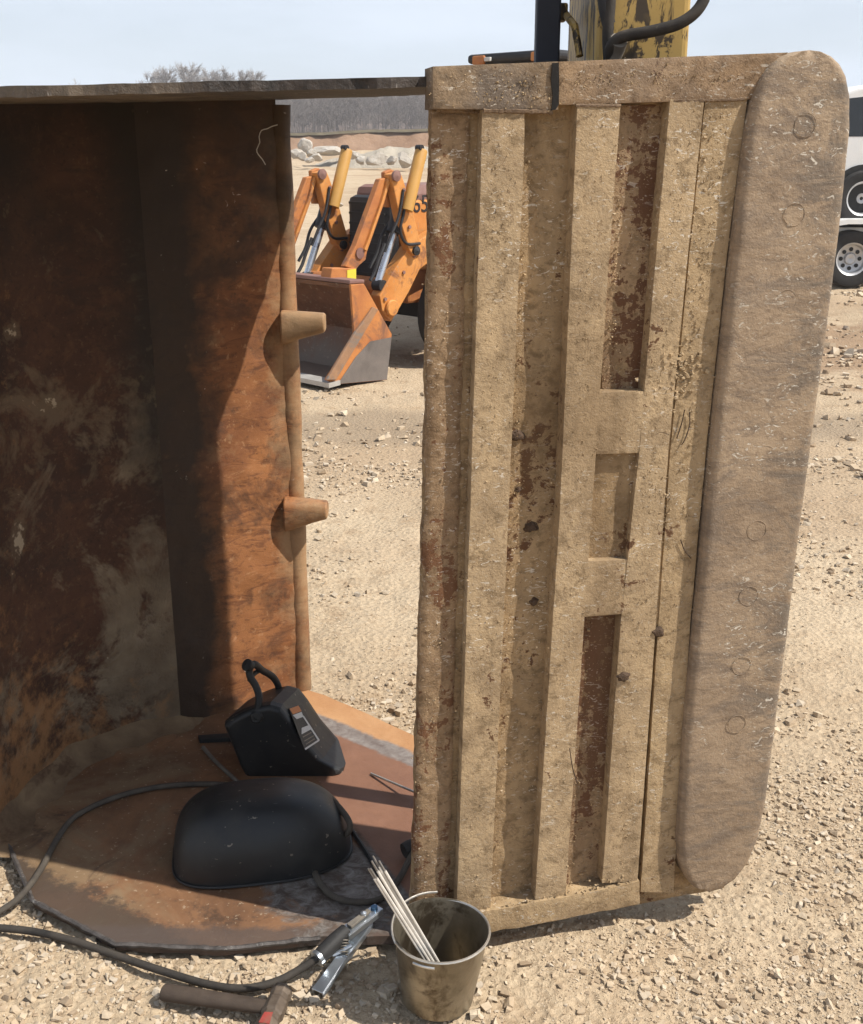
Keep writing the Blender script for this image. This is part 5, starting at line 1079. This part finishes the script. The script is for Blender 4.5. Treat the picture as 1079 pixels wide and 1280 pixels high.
def tree_vf(base, h, rs, dens=1.0, lean=0.0):
    """bare winter tree: tapered trunk, limbs, twigs as thin 3-sided spikes; returns trunk and crown meshes"""
    tw = []; top = base + Vector((rs.gauss(0, 0.05) * h, rs.gauss(0, .05) * h, h)); r0 = (0.007 * h + 0.015) if dens < 1 else (0.012 * h + 0.02)
    def spike(a, b, r_, r2): 
        t = (b - a).normalized(); u = t.orthogonal().normalized(); v = t.cross(u); n = 3; V = []
        for p, q in ((a, r_), (b, r2)):
            for j in range(n): an = 2 * math.pi * j / n; V.append(p + (u * math.cos(an) + v * math.sin(an)) * q)
        return V, [(0, 1, 4, 3), (1, 2, 5, 4), (2, 0, 3, 5)]
    mid = base.lerp(top, 0.5) + Vector((rs.gauss(0, .02), rs.gauss(0, .02), 0)) * h
    trunk = [spike(base, mid, r0, r0 * 0.6), spike(mid, top, r0 * 0.6, r0 * 0.12)]
    nb = int(13 * dens)
    for i in range(nb):
        f_ = rs.uniform(0.12 if dens < 1 else 0.28, 0.95); a = base.lerp(mid, f_ * 2) if f_ < 0.5 else mid.lerp(top, f_ * 2 - 1); an = rs.uniform(0, 6.283); L = h * rs.uniform(0.16, 0.36) * (1.15 - f_ * 0.6)
        d = Vector((math.cos(an) * 0.75, math.sin(an) * 0.75, rs.uniform(0.5, 1.1))).normalized(); b = a + d * L
        tw.append(spike(a, b, r0 * 0.36 * (1.1 - f_ * 0.5), 0.008))
        for _ in range(int(5 * dens)):
            a2 = a.lerp(b, rs.uniform(0.3, 1)); d2 = (d + Vector((rs.gauss(0, .55), rs.gauss(0, .55), rs.gauss(0.15, .4)))).normalized(); b2 = a2 + d2 * L * rs.uniform(0.3, 0.6); tw.append(spike(a2, b2, 0.022, 0.005))
            for _ in range(2):
                a3 = a2.lerp(b2, rs.uniform(0.3, 1)); d3 = (d2 + Vector((rs.gauss(0, .6), rs.gauss(0, .6), rs.gauss(0.1, .5)))).normalized(); tw.append(spike(a3, a3 + d3 * L * rs.uniform(0.15, 0.35), 0.015, 0.006))
    return join_vf(trunk), join_vf(tw)
rs = random.Random(5); parts = []
for i in range(760):
    y = rs.uniform(118, 165); px = rs.uniform(330, 570) if i < 560 else rs.choice([rs.uniform(-60, 330), rs.uniform(570, 1150)]); x = (px - CX) / F * (0.951 * y)
    hmax = (1.5 + y * math.tan(R(20.9 if 340 < px < 560 else 20.35) - PITCH)) - terr(x, y)
    t_, c_ = tree_vf(Vector((x, y, terr(x, y) - 0.2)), hmax * rs.uniform(0.72, 1.0), rs, 0.8); parts += [t_, c_]
# numpy-free join is fine at this size
me = bpy.data.meshes.new('bare_wood'); V, Fc = join_vf(parts); me.from_pydata([tuple(p) for p in V], [], Fc); o = link('bare_wood', me, 'twig'); o['kind'] = 'stuff'; o['label'] = 'grey-brown leafless wood on the far hillside'; o['category'] = 'wood'
desc = ['bare tree at the left end of the clump above the plate', 'low bare tree left of the tall clump above the plate', 'bare tree on the left shoulder of the tall clump', 'tallest bare tree showing above the upper plate', 'bare tree just right of the tallest one', 'bare tree right of the tall pair above the plate', 'lower bare tree in the middle of the right half of the clump', 'bare tree near the right end of the clump above the plate', 'bare tree at the right end of the clump above the plate', 'tiny lone bare tree far left above the plate']
for (px, py), d_ in zip(((184, 100), (200, 97), (216, 93), (232, 86.5), (246, 88), (262, 92), (280, 94), (302, 95), (322, 96), (88, 103)), desc):
    y = 120 + rs.uniform(0, 8); p = yp(px, py, y); b_ = Vector((p.x, y, terr(p.x, y) - 0.2)); (tv, tf), (cv, cf) = tree_vf(b_, p.z - b_.z, rs, 4.2 if px > 100 else 0.8)
    t = thing('bare_tree', b_, d_, 'tree', 'leafless trees on the skyline'); mesh('trunk', tv, tf, 'bark', t, False, False); mesh('crown', cv, cf, 'twig_hazed', t, False, False)

# ------------------------------------------------------------------ thin haze over the yard
v, f = box_vf((0, 120, 19), 700, 330, 44); hz = mesh('haze', v, f, 'soil'); hz.data.materials.clear(); hz['kind'] = 'stuff'
hm_ = bpy.data.materials.new('haze'); hm_.use_nodes = True; hn = hm_.node_tree; hn.nodes.clear()
ho = hn.nodes.new('ShaderNodeOutputMaterial'); hv = hn.nodes.new('ShaderNodeVolumePrincipled'); hv.inputs['Color'].default_value = (0.92, 0.93, 0.95, 1); hv.inputs['Density'].default_value = 0.0013
hn.links.new(hv.outputs[0], ho.inputs['Volume']); hz.data.materials.append(hm_)
